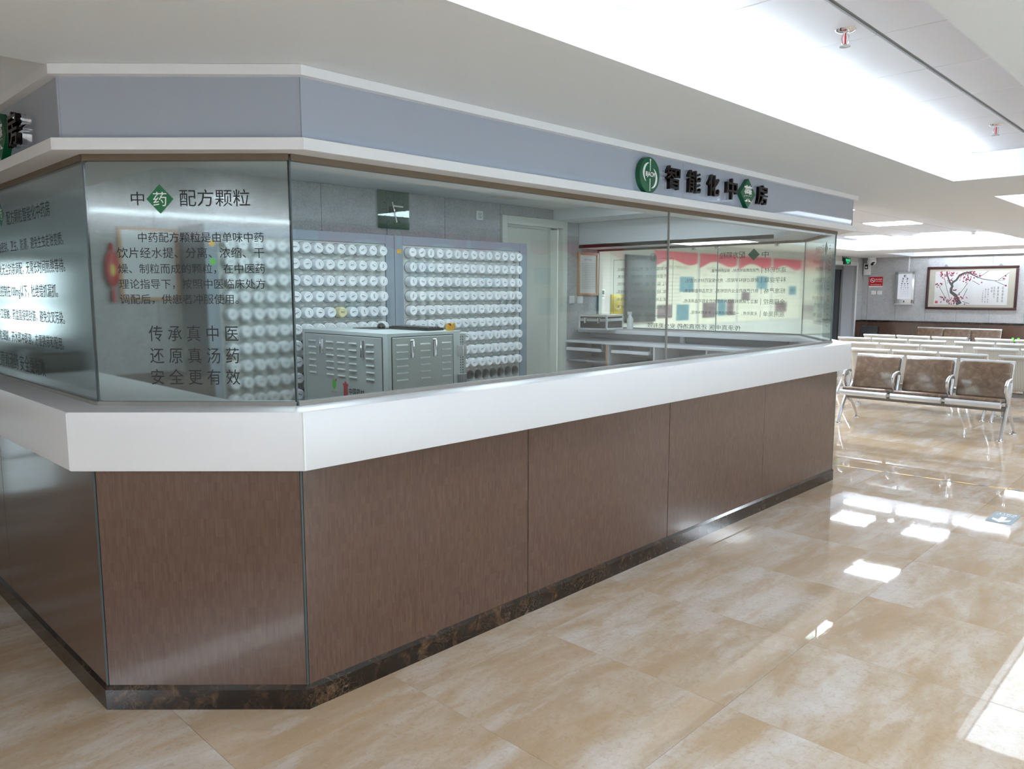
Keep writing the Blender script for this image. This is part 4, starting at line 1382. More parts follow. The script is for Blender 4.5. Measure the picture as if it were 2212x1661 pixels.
def plate(name, label, cat, loc, rotz, w, h, mat='signwhite'):
    t_ = thing(name, label, cat, loc, rotz)
    put('plate', MB().box(-w / 2, w / 2, -0.010, 0, -h / 2, h / 2, 0.003, 2), mat, t_)
    return t_


t = plate('power_socket', 'white power socket high on the panel wall beside the door', 'socket', (5.308, YW, 2.317), 0, 0.09, 0.09)
put('insert', MB().box(-0.03, 0.03, -0.0115, -0.010, -0.032, 0.032, 0.0008, 1), 'paper', t)
put('slots', MB().box(-0.016, -0.010, -0.0122, -0.0115, 0.008, 0.02).box(0.010, 0.016, -0.0122, -0.0115, 0.008, 0.02).box(-0.003, 0.003, -0.0122, -0.0115, -0.006, 0.002).box(-0.014, -0.008, -0.0122, -0.0115, -0.022, -0.012).box(0.008, 0.014, -0.0122, -0.0115, -0.022, -0.012), 'ink', t, smooth=0)
for i, x in enumerate((6.742, 6.893)):
    t = plate('light_switch', ('white three-gang light switch nearest the door frame', 'white three-gang light switch below the wooden notice frame')[i], 'switch', (x, YW, 1.477), 0, 0.09, 0.088)
    for k in range(3):
        put('rocker', MB().box(-0.037 + k * 0.025, -0.0135 + k * 0.025, -0.014, -0.010, -0.037, 0.037, 0.001, 1), 'paper', t)
t = thing('notice_frame', 'wooden framed notice on the wall by the light switches', 'notice', (7.02, YW, 1.525))
put('frame', MB().box(-0.185, -0.155, -0.025, 0, 0, 0.49, 0.003).box(0.155, 0.185, -0.025, 0, 0, 0.49, 0.003).box(-0.155, 0.155, -0.025, 0, 0, 0.028, 0.003).box(-0.155, 0.155, -0.025, 0, 0.462, 0.49, 0.003), 'wood', t)
put('sheet', MB().box(-0.155, 0.155, -0.012, 0, 0.028, 0.462), 'paper', t, smooth=0)
lettering('print', [('药房工作制度', -0.07, 0.07, 0.40, 0.42)] + [('一严格执行药品管理法律法规认真核对处方', -0.13, 0.13, 0.36 - k * 0.02, 0.37 - k * 0.02) for k in range(15)], 'textgrey', t, (0, -0.0126, 0))
put('cover_glass', MB().box(-0.155, 0.155, -0.016, -0.014, 0.028, 0.462), 'picglass', t, smooth=0)

t = thing('whiteboard', 'wood-framed whiteboard on the wall behind the corner pane', 'whiteboard', (2.20, YW, 1.53))
put('board', MB().box(-0.26, 0.10, -0.012, 0, 0.0, 0.46), 'paper', t, smooth=0)
put('frame', MB().box(-0.285, -0.26, -0.022, 0, -0.02, 0.48).box(0.10, 0.125, -0.022, 0, -0.02, 0.48).box(-0.26, 0.10, -0.022, 0, -0.02, 0.0).box(-0.26, 0.10, -0.022, 0, 0.46, 0.48), 'wood', t, smooth=0)
t = thing('chinese_knot', 'red hanging ornament with tassel on the wall behind the corner pane', 'ornament', (1.868, YW - 0.03, 1.50))
put('medallion', MB().lathe([(0, 0.014), (0.8, 0.010), (1.0, 0.0), (0.8, -0.010), (0, -0.014)], 24, Matrix.Diagonal((0.048, 1, 0.125, 1)) @ rotm), 'red', t, (0, 0, 0.225))
put('gold_emblem', MB().lathe([(0, 0.016), (0.8, 0.0155), (1.0, 0.0)], 16, Matrix.Diagonal((0.018, 1, 0.05, 1)) @ rotm), 'plaque', t, (0, 0, 0.215))
put('tassel', MB().tube([(0, 0, 0.0), (0, 0, 0.06), (0, 0, 0.10)], [0.014, 0.014, 0.007], 10), 'red', t)
put('loop', MB().tube([(0, 0, 0.345), (0, 0, 0.38), (0, 0, 0.40)], [0.016, 0.014, 0.004], 8), 'red', t)

# work desk behind the side pane (seen blurred through the film)
t = thing('dark_cupboard', 'dark brown low cupboard under the whiteboard', 'cupboard', (1.55, 5.02, 0))
put('carcass', MB().box(0, 0.74, 0, 0.585, 0, 1.0, 0.004), 'darkbrown', t)
put('door', MB().box(0.02, 0.365, -0.015, 0, 0.05, 0.96, 0.002), 'darkbrown', t)
put('door', MB().box(0.375, 0.72, -0.015, 0, 0.05, 0.96, 0.002), 'darkbrown', t)
t = thing('label_printer', 'grey and black label printer on the ledge behind the corner pane', 'printer', (1.22, 4.55, Z_TOP))
put('base', MB().box(-0.11, 0.11, -0.13, 0.13, 0, 0.10, 0.012), 'printer', t)
put('lid', MB().box(-0.11, 0.11, -0.13, 0.13, 0.102, 0.16, 0.02), 'deskgrey', t)
t = thing('glass_flask', 'tall clear glass flask standing on the dark cupboard', 'flask', (2.12, 5.10, 1.0))
put('body', MB().lathe([(0, 0), (0.055, 0), (0.06, 0.01), (0.06, 0.30), (0.03, 0.35), (0.03, 0.40), (0.034, 0.405)], 20), 'glass', t)
t = thing('potted_plant', 'small yellow-green potted plant beside the label printer', 'plant', (1.14, 4.95, Z_TOP))
put('pot', MB().lathe([(0, 0), (0.05, 0), (0.065, 0.10), (0.06, 0.10), (0.055, 0.085), (0, 0.085)], 18), 'deskwhite', t)
leaf = MB()
for k in range(46):
    a, r_, hh = random.uniform(0, 2 * PI), random.uniform(0.02, 0.11), random.uniform(0.14, 0.32)
    c = Vector((r_ * math.cos(a), r_ * math.sin(a), hh))
    u = Vector((math.cos(a), math.sin(a), 0.4)).normalized() * 0.03
    w = Vector((-math.sin(a), math.cos(a), 0)) * 0.014
    leaf.quad(c - u, c + w, c + u, c - w)
    leaf.tube([(0, 0, 0.08), tuple(c * 0.6 + Vector((0, 0, 0.05))), tuple(c)], 0.0015, 4, cap=False)
plain('leaf_green', srgb(140, 150, 70), 0.5, grain=0.3, gscale=20)
put('foliage', leaf, MATS['leaf_green'], t, fix=False)

# work desk along the far side
desk = thing('work_desk', 'white built-in desk with open bays below the far glass', 'desk', (6.60, 3.20, 0))
put('top', MB().box(0.0, 0.51, 0.0, 2.402, 1.005, 1.03, 0.003), 'deskwhite', desk)
put('back_board', MB().box(0.48, 0.50, 0.0, 2.402, 0, 1.10), 'deskgrey', desk, smooth=0)
for y in (0.02, 0.60, 1.20, 1.80, 2.385):
    put('divider', MB().box(0.01, 0.48, y - 0.009, y + 0.009, 0.0, 1.005, 0.001, 1), 'deskwhite', desk)
put('edge_strip', MB().box(0.004, 0.010, 1.791, 1.809, 0.0, 1.005), 'wood', desk, smooth=0)
put('bay_shelf', MB().box(0.02, 0.47, 1.81, 2.37, 0.80, 0.818), 'deskgrey', desk, smooth=0)
for y0 in (1.86, 1.24):
    tr = put('keyboard_tray', MB().box(-0.02, 0.30, y0, y0 + 0.48, 0.925, 0.938, 0.002, 1).box(-0.026, -0.012, y0, y0 + 0.48, 0.92, 0.955, 0.003, 1), 'deskwhite', desk)
    put('tray_rail', MB().box(0.0, 0.30, y0 - 0.008, y0, 0.93, 1.005).box(0.0, 0.30, y0 + 0.48, y0 + 0.488, 0.93, 1.005), 'steel', tr, smooth=0)
put('support_post', MB().box(0.40, 0.44, 1.10, 1.14, 1.03, 1.105), 'deskwhite', desk, smooth=0)
t = thing('desktop_device', 'black device standing in the open desk bay', 'device', (6.68, 4.52, 0.0))
put('case', MB().box(0.0, 0.35, 0.0, 0.32, 0.42, 0.88, 0.006), 'black', t)
put('stand', MB().box(0.02, 0.33, 0.02, 0.30, 0.0, 0.42, 0.004), 'printer', t)

# aluminium case on the ledge
t = thing('aluminium_case', 'black aluminium-edged carrying case on the white ledge', 'case', (6.645, 5.03, Z_TOP + 0.002), 0.12)
CW_, CD_, CH_ = 0.36, 0.36, 0.165
put('shell', MB().box(0.004, CW_ - 0.004, 0.004, CD_ - 0.004, 0.004, CH_ - 0.004), 'caseblack', t, smooth=0)
ed = MB()
for z0, z1 in ((0, 0.02), (CH_ - 0.02, CH_), (0.096, 0.108), (0.112, 0.122)):
    ed.box(0, CW_, 0, 0.006, z0, z1, 0.001, 1).box(0, CW_, CD_ - 0.006, CD_, z0, z1, 0.001, 1).box(0, 0.006, 0.006, CD_ - 0.006, z0, z1).box(CW_ - 0.006, CW_, 0.006, CD_ - 0.006, z0, z1)
for x in (0, CW_ - 0.02):
    for y in (0, CD_ - 0.02):
        ed.box(x, x + 0.02, y, y + 0.02, 0, CH_, 0.002, 1)
ed.box(0.002, CW_ - 0.002, 0.002, CD_ - 0.002, CH_ - 0.004, CH_ + 0.001)
put('edge_trim', ed, 'silver', t)
for y in (0.08, 0.25):
    put('latch', MB().box(-0.012, 0.0, y, y + 0.034, 0.072, 0.132, 0.003), 'chrome', t)
put('handle', MB().tube([(-0.004, 0.13, 0.09), (-0.022, 0.135, 0.085), (-0.022, 0.225, 0.085), (-0.004, 0.23, 0.09)], 0.006, 8, side=Vector((0, 0, 1))), 'black', t)
t = thing('spray_bottle', 'white spray bottle behind the carrying case', 'bottle', (7.10, 5.05, Z_TOP))
put('bottle', MB().lathe([(0, 0), (0.034, 0), (0.036, 0.01), (0.036, 0.11), (0.014, 0.15), (0.014, 0.16)], 18), 'signwhite', t)
put('trigger', MB().box(-0.045, 0.02, -0.011, 0.011, 0.165, 0.195, 0.004).box(-0.032, -0.024, -0.006, 0.006, 0.125, 0.168, 0.002).box(-0.014, 0.014, -0.012, 0.012, 0.155, 0.168, 0.002), 'signwhite', t)

# ------------------------------------------------------------------ posters, television and plaque on the hall side wall


def poster(label, loc, rotz, w, h, photos, group):
    t_ = thing('poster_board', label, 'poster', loc, rotz, group)
    put('board', MB().box(0, w, -0.012, 0, 0, h), 'cream_poster', t_, smooth=0)
    n = 24
    pts = [(0, h - 0.004), (w, h - 0.004)] + [(w - w * k / n, h - h * (0.13 + 0.045 * math.sin(3.3 * k / n * 2 + 0.5) + 0.05 * (k / n))) for k in range(n + 1)]
    put('red_band', MB().prism(pts, -0.0135, -0.0122, 'y'), 'redposter', t_, smooth=0)
    lettering('print', [('中药配方颗粒简介', w * 0.18, w * 0.82, h * 0.76, h * 0.81)] + [('本院采用智能化中药房调配系统为患者提供服务', w * 0.08, w * 0.60, h * (0.68 - 0.05 * k), h * (0.695 - 0.05 * k)) for k in range(9)], 'textgrey', t_, (0, -0.0128, 0))
    for (x0, x1, z0, z1, m_) in photos:
        put('photo', MB().box(x0 * w, x1 * w, -0.0136, -0.0122, z0 * h, z1 * h), m_, t_, smooth=0)
    return t_


PH = [[(0.58, 0.92, 0.45, 0.66, 'photo_a'), (0.08, 0.42, 0.10, 0.28, 'photo_b'), (0.52, 0.82, 0.06, 0.28, 'photo_a')],
      [(0.10, 0.45, 0.08, 0.30, 'photo_b'), (0.50, 0.72, 0.10, 0.34, 'photo_a'), (0.75, 0.95, 0.10, 0.34, 'photo_b')],
      [(0.55, 0.90, 0.50, 0.70, 'photo_a'), (0.10, 0.35, 0.32, 0.45, 'photo_b')],
      [(0.12, 0.52, 0.12, 0.28, 'photo_b'), (0.58, 0.84, 0.40, 0.55, 'photo_a')]]
for k in range(5):
    poster(f'red-topped cream poster seen through the frosted glass, {words_n[k]} from the television', (9.93 + k * 1.32, YN - 0.003, 1.04), 0, 1.24, 1.16, PH[k % 4], 'posters on the hall side wall')
for k in range(5):
    poster(f'red-topped cream poster on the corridor wall facing the counter, {words_n[k]} along', (5.75 + k * 1.15, YMIN + 0.003, 1.15), PI, 1.08, 1.16, PH[(k + 1) % 4], 'posters on the corridor wall')
t = thing('television', 'black wall television seen through the frosted glass', 'television', (9.55, YN - 0.004, 1.13))
put('screen', MB().box(-0.37, 0.37, -0.06, -0.02, 0.0, 0.96, 0.006), 'tv', t)
put('bezel', MB().box(-0.38, 0.38, -0.055, -0.01, -0.012, 0.972, 0.004), 'black', t)
put('bracket', MB().box(-0.12, 0.12, -0.012, 0.0, 0.35, 0.60), 'black', t, smooth=0)
t = thing('gold_plaque', 'square gold plaque on the white wall beside the television', 'plaque', (9.02, YN, 1.24))
put('plate', MB().box(-0.16, 0.14, -0.015, 0, 0, 0.29, 0.003), 'plaque', t)
put('emblem', MB().lathe([(0.07, 0.0), (0.075, 0.004), (0.085, 0.004), (0.09, 0.0)], 24, rotm), 'mat_board', t, (-0.01, -0.015, 0.16))
t = thing('thermostat', 'small white thermostat on the white wall by the glass end', 'thermostat', (8.66, YN, 1.53))
put('body', MB().box(-0.045, 0.045, -0.018, 0, -0.07, 0.07, 0.004), 'signwhite', t)
put('display', MB().box(-0.032, 0.032, -0.0192, -0.018, 0.0, 0.055), 'lcd', t, smooth=0)
put('buttons', MB().box(-0.03, 0.03, -0.0195, -0.018, -0.03, -0.018), 'beam', t, smooth=0)
t = thing('exit_sign', 'black exit sign with glowing green lettering above the recessed door', 'exit sign', (17.42, YN - 0.03, 2.165))
put('box', MB().box(-0.16, 0.16, -0.03, 0.03, 0, 0.14, 0.004), 'black', t)
lettering('lettering', [('安全出口', -0.13, 0.13, 0.062, 0.122), ('EXIT', -0.07, 0.07, 0.018, 0.048)], 'exitgreen', t, (0, -0.031, 0), bold=0.02)
put('cable', MB().tube([(-0.15, 0.02, 0.13), (-0.19, 0.02, 0.17), (-0.17, 0.028, 0.10), (-0.18, 0.028, 0.0)], 0.008, 6), 'black', t)

# ------------------------------------------------------------------ far wall things (local x runs along -y of the room)
RF = -PI / 2          # face towards -x


def on_far(name, label, cat, y, z):
    return thing(name, label, cat, (XF, y, z), RF)


t = on_far('plum_painting', 'plum blossom painting with calligraphy in a dark redwood frame', 'painting', 5.275, 1.188)
PW_, PH_ = 1.71, 0.915
put('frame', MB().box(0, PW_, -0.045, 0, 0, 0.05, 0.012).box(0, PW_, -0.045, 0, PH_ - 0.05, PH_, 0.012).box(0, 0.05, -0.045, 0, 0.05, PH_ - 0.05, 0.012).box(PW_ - 0.05, PW_, -0.045, 0, 0.05, PH_ - 0.05, 0.012), 'redwood', t)
put('mat_board', MB().box(0.05, PW_ - 0.05, -0.015, 0, 0.05, PH_ - 0.05), 'mat_board', t, smooth=0)
pic = put('picture_sheet', MB().box(0.165, PW_ - 0.175, -0.0165, -0.015, 0.105, PH_ - 0.105), 'paper', t, smooth=0)
X0, X1, Zb, Zt = 0.165, PW_ - 0.175, 0.105, PH_ - 0.105
PXW, PZH = X1 - X0, Zt - Zb


def pp_(u, v):      # picture coordinates of the sheet, u 0..1 across, v 0..1 downwards
    return (X0 + u * PXW, Zt - v * PZH)


b = MB()
trunk = [(0.36, 0.99), (0.33, 0.86), (0.30, 0.72), (0.235, 0.62), (0.235, 0.52), (0.25, 0.44), (0.22, 0.36), (0.20, 0.28)]
b.strip([pp_(*q) for q in trunk], [0.11, 0.085, 0.07, 0.06, 0.055, 0.05, 0.04, 0.032], -0.0168)
b.strip([pp_(*q) for q in ((0.24, 0.42), (0.25, 0.33), (0.30, 0.26), (0.34, 0.12), (0.40, 0.06), (0.50, 0.02))], [0.04, 0.045, 0.04, 0.04, 0.045, 0.03], -0.0169)
b.strip([pp_(*q) for q in ((0.20, 0.28), (0.17, 0.12), (0.16, 0.01))], [0.032, 0.028, 0.024], -0.0169)
b.strip([pp_(*q) for q in ((0.47, 0.05), (0.55, 0.14), (0.66, 0.24), (0.82, 0.29), (0.95, 0.28))], [0.03, 0.02, 0.013, 0.009, 0.004], -0.0169)
for line in ([(0.06, 0.45), (0.13, 0.68), (0.20, 0.95)], [(0.13, 0.2), (0.17, 0.5), (0.22, 0.8)], [(0.46, 0.35), (0.40, 0.55), (0.34, 0.72)], [(0.46, 0.52), (0.42, 0.72), (0.39, 0.85)], [(0.56, 0.16), (0.60, 0.22)], [(0.52, 0.28), (0.62, 0.40)], [(0.82, 0.29), (0.96, 0.43)], [(0.62, 0.17), (0.73, 0.0)], [(0.87, 0.27), (1.0, 0.06)], [(0.40, 0.9), (0.50, 0.97)], [(0.30, 0.8), (0.36, 0.62)], [(0.17, 0.36), (0.25, 0.2)]):
    b.strip([pp_(*q) for q in line], [0.009] * len(line), -0.0168)
put('ink_branches', b, 'bark', pic, fix=False, smooth=0)
ba, bb = MB(), MB()


def blossom(bmx, u, v, r, dy):
    x, z = pp_(u, v)
    vs2 = []
    for k in range(10):
        a = 2 * PI * k / 10 + u * 9
        rr = r * (1.0 if k % 2 else 0.72)
        vs2.append(bmx.bm.verts.new((x + rr * math.cos(a), dy, z + rr * math.sin(a))))
    bmx.bm.faces.new(vs2)


rr_ = random.Random(3)
clusters = [(0.10, 0.10, 0.05, 0.12, 26), (0.23, 0.06, 0.07, 0.06, 24), (0.44, 0.18, 0.09, 0.13, 40), (0.55, 0.07, 0.06, 0.06, 14), (0.05, 0.40, 0.045, 0.06, 12), (0.24, 0.88, 0.11, 0.09, 52), (0.37, 0.80, 0.05, 0.08, 16), (0.62, 0.14, 0.03, 0.04, 6), (0.94, 0.22, 0.035, 0.06, 6), (0.97, 0.44, 0.012, 0.02, 3), (0.46, 0.79, 0.02, 0.02, 4), (0.44, 0.98, 0.012, 0.012, 3), (0.10, 0.77, 0.02, 0.03, 6), (0.65, 0.34, 0.01, 0.012, 3), (0.30, 0.56, 0.03, 0.03, 6), (0.20, 0.27, 0.03, 0.03, 6)]
for (cu, cv, su, sv, n) in clusters:
    for _ in range(n):
        u = min(0.985, max(0.01, rr_.gauss(cu, su * 0.6)))
        v = min(0.98, max(0.015, rr_.gauss(cv, sv * 0.6)))
        if rr_.random() < 0.78:
            blossom(ba, u, v, rr_.uniform(0.010, 0.019), -0.0172 - rr_.random() * 0.0004)
        else:
            blossom(bb, u, v, rr_.uniform(0.008, 0.015), -0.0178 - rr_.random() * 0.0004)
tag(put('crimson_blossoms', ba, 'petal', pic, fix=False, smooth=0), kind='stuff')
tag(put('pink_blossoms', bb, 'petal2', pic, fix=False, smooth=0), kind='stuff')
rows = []
for col, (u, v0, st, txt) in enumerate(((0.935, 0.50, 0.095, '孤高磨俗侣'), (0.875, 0.50, 0.095, '素韵凝金石'), (0.825, 0.50, 0.085, '花影自分'), (0.79, 0.51, 0.085, '别故'), (0.745, 0.55, 0.072, '野云轻一水红'), (0.71, 0.55, 0.072, '寄与江南一枝'), (0.675, 0.60, 0.06, '丁亥年春日秋'))):
    for k, ch in enumerate(txt):
        x, z = pp_(u, v0 + k * st)
        sz = st * PZH * 0.40
        rows.append((ch, x - sz * 0.62, x + sz * 0.62, z - sz, z + sz))
lettering('calligraphy', rows, 'ink', pic, (0, -0.0172, 0))
x, z = pp_(0.035, 0.93)
put('red_seal', MB().quad((x - 0.028, -0.0172, z - 0.028), (x + 0.028, -0.0172, z - 0.028), (x + 0.028, -0.0172, z + 0.028), (x - 0.028, -0.0172, z + 0.028)), 'red', pic, fix=False, smooth=0)
put('cover_glass', MB().box(0.05, PW_ - 0.05, -0.028, -0.026, 0.05, PH_ - 0.05), 'picglass', t, smooth=0)
for x in (0.36, 1.38):
    put('hanging_hook', MB().prism([(x - 0.045, PH_), (x + 0.045, PH_), (x + 0.03, PH_ + 0.02), (x + 0.012, PH_ + 0.045), (x - 0.012, PH_ + 0.045), (x - 0.03, PH_ + 0.02)], -0.012, -0.006, 'y'), 'beam', t, smooth=0)

t = on_far('eye_chart_box', 'white eye-test chart light box with grey corners on the panelled wall', 'eye chart', 5.90, 1.303)
BW, BH = 0.385, 0.70
put('housing', MB().box(0, BW, -0.07, 0, 0, BH, 0.006), 'silver', t)
put('face', MB().box(0.05, BW - 0.05, -0.073, -0.07, 0.10, BH - 0.045), 'chartlight', t, smooth=0)
for x0 in (-0.004, BW - 0.046):
    put('corner_block', MB().box(x0, x0 + 0.05, -0.075, 0, BH - 0.05, BH + 0.004, 0.003), 'beam', t)
    put('corner_block', MB().box(x0, x0 + 0.05, -0.075, 0, 0.0, 0.085, 0.003), 'beam', t)
put('switch', MB().box(BW / 2 - 0.012, BW / 2 + 0.012, -0.074, -0.07, 0.025, 0.07, 0.002), 'black', t)
put('bottom_rail', MB().box(0.0, BW, -0.085, 0, -0.02, 0.0, 0.003), 'signwhite', t)
rows = []
zr = BH - 0.09
rr_ = random.Random(5)
for k, (n, sz) in enumerate(((1, 0.050), (2, 0.042), (2, 0.034), (3, 0.027), (3, 0.022), (4, 0.018), (4, 0.015), (5, 0.012), (6, 0.010), (6, 0.008), (7, 0.007))):
    for j in range(n):
        cx = BW / 2 + (j - (n - 1) / 2) * (0.18 / max(n, 1.6))
        rows.append((rr_.choice('EM3W') if k else 'E', cx - sz / 2, cx + sz / 2, zr - sz / 2, zr + sz / 2))
    zr -= 0.030 + sz * 0.62
lettering('chart_letters', rows, 'ink', t, (0, -0.0736, 0), bold=0.02)
t = thing('cable_trunking', 'thin white cable trunking above the eye chart box', 'trunking', (XF, 5.66, 2.01), RF)
put('cover', MB().box(-0.012, 0.012, -0.014, 0, 0, 0.328, 0.002, 1), 'signwhite', t)
put('end_collar', MB().box(-0.015, 0.015, -0.017, 0, 0, 0.02, 0.002, 1), 'signwhite', t)

t = on_far('no_smoking_sign', 'red no smoking sign with white symbol on the panelled wall', 'sign', 6.50, 1.70)
put('board', MB().box(0, 0.30, -0.006, 0, 0, 0.205, 0.002, 1), 'red', t)
put('base_strip', MB().box(0, 0.30, -0.006, 0, -0.03, 0.0), 'signwhite', t, smooth=0)
b = MB()
for k in range(28):
    a0, a1 = 2 * PI * k / 28, 2 * PI * (k + 1) / 28
    b.quad(*[(0.078 + r * math.cos(q), -0.0068, 0.125 + r * math.sin(q)) for r, q in ((0.040, a0), (0.040, a1), (0.052, a1), (0.052, a0))])
b.strip([(0.05, 0.153), (0.106, 0.097)], [0.011, 0.011], -0.0069)
b.strip([(0.052, 0.122), (0.104, 0.122)], [0.012, 0.012], -0.0068)
put('symbol', b, 'signwhite', t, fix=False, smooth=0)
lettering('lettering', [('禁止吸烟', 0.14, 0.28, 0.125, 0.165), ('No Smoking', 0.14, 0.28, 0.085, 0.112), ('北京市卫生局监督电话12320', 0.03, 0.27, 0.018, 0.04)], 'signwhite', t, (0, -0.0068, 0), bold=0.015)
for i, y in enumerate((6.385, 6.255)):
    t = thing('wall_switch', ('white blank wall switch nearer the hall corner', 'white blank wall switch nearer the eye chart')[i], 'switch', (XF, y, 1.545), RF)
    put('plate', MB().box(-0.05, 0.05, -0.01, 0, -0.045, 0.045, 0.003), 'signwhite', t)
    put('rocker', MB().box(-0.035, 0.035, -0.014, -0.01, -0.032, 0.032, 0.002), 'paper', t)
t = thing('security_camera', 'white dome security camera under the ceiling at the hall corner', 'camera', (18.38, 6.42, Z_SOF))
put('base', MB().lathe([(0, -0.05), (0.085, -0.05), (0.09, 0.0)], 22), 'signwhite', t)
put('ball', MB().lathe([(0.0, 0.10), (0.05, 0.086), (0.086, 0.05), (0.1, 0.0), (0.086, -0.05), (0.05, -0.086), (0.0, -0.1)], 22), 'signwhite', t, (0, 0, -0.09))
put('lens', MB().lathe([(0, 0.012), (0.03, 0.010), (0.052, 0.0)], 18), 'darkglass', t, (-0.055, -0.045, -0.14), (0.55, -2.35, 0.2))
t = thing('wall_dispenser', 'white wall-mounted device with dark window below the dome camera', 'device', (XF, 6.60, 1.95), RF)
put('body', MB().box(-0.01, 0.13, -0.085, 0, 0, 0.26, 0.012), 'signwhite', t)
put('window', MB().box(0.015, 0.09, -0.087, -0.085, 0.13, 0.235, 0.002, 1), 'black', t)
put('indicator', MB().box(0.03, 0.07, -0.0885, -0.087, 0.15, 0.19), 'paper', t, smooth=0)

# ------------------------------------------------------------------ benches


def bench(name, label, padded, loc, rotz, centers=(-0.56, 0.0, 0.56), group=None):
    """local: sitter faces -x, seats along y"""
    t_ = thing(name, label, 'bench', loc, rotz, group)
    w = 0.262
    half = centers[-1] + w + 0.012
    put('beam', MB().box(0.0, 0.07, -half, half, 0.285, 0.335, 0.004, 1), 'beam', t_)
    seat_prof = [(-0.235, 0.402), (-0.10, 0.382), (0.06, 0.372), (0.125, 0.385), (0.160, 0.43), (0.205, 0.58), (0.270, 0.795)]
    for cy in centers:
        b_ = MB()
        th = 0.006
        for yy in ((-w, w),):
            n = len(seat_prof)
            A = [b_.bm.verts.new((p[0], yy[0], p[1])) for p in seat_prof]
            B = [b_.bm.verts.new((p[0], yy[1], p[1])) for p in seat_prof]
            C = [b_.bm.verts.new((p[0] + th, yy[0], p[1] - th)) for p in seat_prof]
            D = [b_.bm.verts.new((p[0] + th, yy[1], p[1] - th)) for p in seat_prof]
            for k in range(n - 1):
                b_.bm.faces.new((A[k], B[k], B[k + 1], A[k + 1]))
                b_.bm.faces.new((C[k], C[k + 1], D[k + 1], D[k]))
                b_.bm.faces.new((A[k], A[k + 1], C[k + 1], C[k]))
                b_.bm.faces.new((B[k], D[k], D[k + 1], B[k + 1]))
            b_.bm.faces.new((A[0], C[0], D[0], B[0]))
            b_.bm.faces.new((A[-1], B[-1], D[-1], C[-1]))
        sh = put('seat_shell', b_, 'perf', t_, (0, cy, 0))
        put('front_roll', MB().tube([(-0.228, -w, 0.378), (-0.228, w, 0.378)], 0.033, 14, side=Vector((1, 0, 0))), 'silver', sh)
        put('top_roll', MB().tube([(0.292, -w - 0.004, 0.797), (0.292, w + 0.004, 0.797)], 0.019, 12, side=Vector((1, 0, 0))), 'silver', sh)
        for s in (-1, 1):
            side_p = [(p[0] + 0.004, s * (w - 0.006), p[1]) for p in seat_prof[1:]]
            put('side_rail', MB().tube(side_p, 0.011, 8), 'silver', sh)
        put('bracket', MB().box(-0.12, 0.10, -0.03, 0.03, 0.335, 0.372), 'beam', sh, smooth=0)
        if padded:
            mx = Matrix.Translation((-0.045, 0, 0.402)) @ Matrix.Rotation(0.09, 4, 'Y')
            put('seat_cushion', MB().box(-0.175, 0.175, -w + 0.012, w - 0.012, -0.022, 0.030, 0.024, 5, mx=mx), 'leather', t_, (0, cy, 0))
            ang = math.atan2(0.270 - 0.160, 0.795 - 0.43)
            mx = Matrix.Translation((0.198, 0, 0.605)) @ Matrix.Rotation(ang, 4, 'Y')
            put('back_cushion', MB().box(-0.040, 0.012, -w + 0.008, w - 0.008, -0.215, 0.196, 0.025, 5, mx=mx), 'leather', t_, (0, cy, 0))
    arm = [(0.03, 0.33), (-0.005, 0.40), (-0.065, 0.47), (-0.105, 0.53), (-0.105, 0.575), (-0.065, 0.61), (0.01, 0.628), (0.075, 0.628), (0.108, 0.60), (0.100, 0.54), (0.07, 0.43), (0.035, 0.33)]
    edges = [centers[0] - 0.278] + [(a + c) / 2 for a, c in zip(centers, centers[1:])] + [centers[-1] + 0.278]
    am = MB().tube([(p[0], 0, p[1]) for p in arm], [0.016, 0.019, 0.021, 0.021, 0.020, 0.019, 0.018, 0.018, 0.018, 0.018, 0.017, 0.016], 10).mesh('armrest')
    am.materials.append(M['steel'])
    for e in edges:
        link('armrest', am, None, t_, (0, e, 0))
    for e in (edges[0], edges[-1]):
        lf = put('leg_frame', MB().tube([(-0.195, 0, 0.025), (-0.165, 0, 0.085), (-0.06, 0, 0.255), (0.02, 0, 0.345)], [0.017, 0.019, 0.022, 0.022], 10).tube([(0.375, 0, 0.025), (0.335, 0, 0.085), (0.20, 0, 0.20), (0.10, 0, 0.275), (0.03, 0, 0.33)], [0.017, 0.019, 0.021, 0.022, 0.022], 10).tube([(-0.02, 0, 0.295), (0.06, 0, 0.255), (0.15, 0, 0.225)], [0.016, 0.013, 0.012], 8), 'steel', t_, (0, e, 0))
        for fx in (-0.198, 0.378):
            put('foot', MB().lathe([(0, 0.03), (0.012, 0.03), (0.014, 0.016), (0.034, 0.010), (0.036, 0.0), (0, 0.0)], 16), 'chrome', lf, (fx, 0, 0))
    return t_


bench('waiting_bench', 'three-seat steel bench with brown leather cushions, foremost in the waiting hall', True, (9.50, 2.69, 0), 0, (-0.568, 0, 0.568))
bench('waiting_bench', 'three-seat bench with brown leather cushions against the wall below the plum painting', True, (17.70, 4.47, 0), 0, (-0.52, 0, 0.52))
proto = bench('waiting_bench', 'perforated steel bench back directly behind the leather bench', False, (10.96, 3.14, 0), PI)
GB = 'perforated steel benches in rows'
proto['group'] = GB
for lab, x, y in (('perforated steel bench beyond the end of the row behind the leather bench', 10.96, 1.37),
                  ('perforated steel bench nearest the counter end in the second perforated row', 12.27, 3.73),
                  ('perforated steel bench on the aisle end of the second perforated row', 12.27, 1.95),
                  ('perforated steel bench nearest the door in the third perforated row', 13.47, 4.26),
                  ('perforated steel bench on the aisle end of the third perforated row', 13.47, 2.49),
                  ('perforated steel bench nearest the door in the rearmost perforated row', 14.62, 4.25),
                  ('perforated steel bench on the aisle end of the rearmost perforated row', 14.62, 2.48)):
    c = copy_tree(proto, (x, y, 0), PI)
    c['label'] = lab

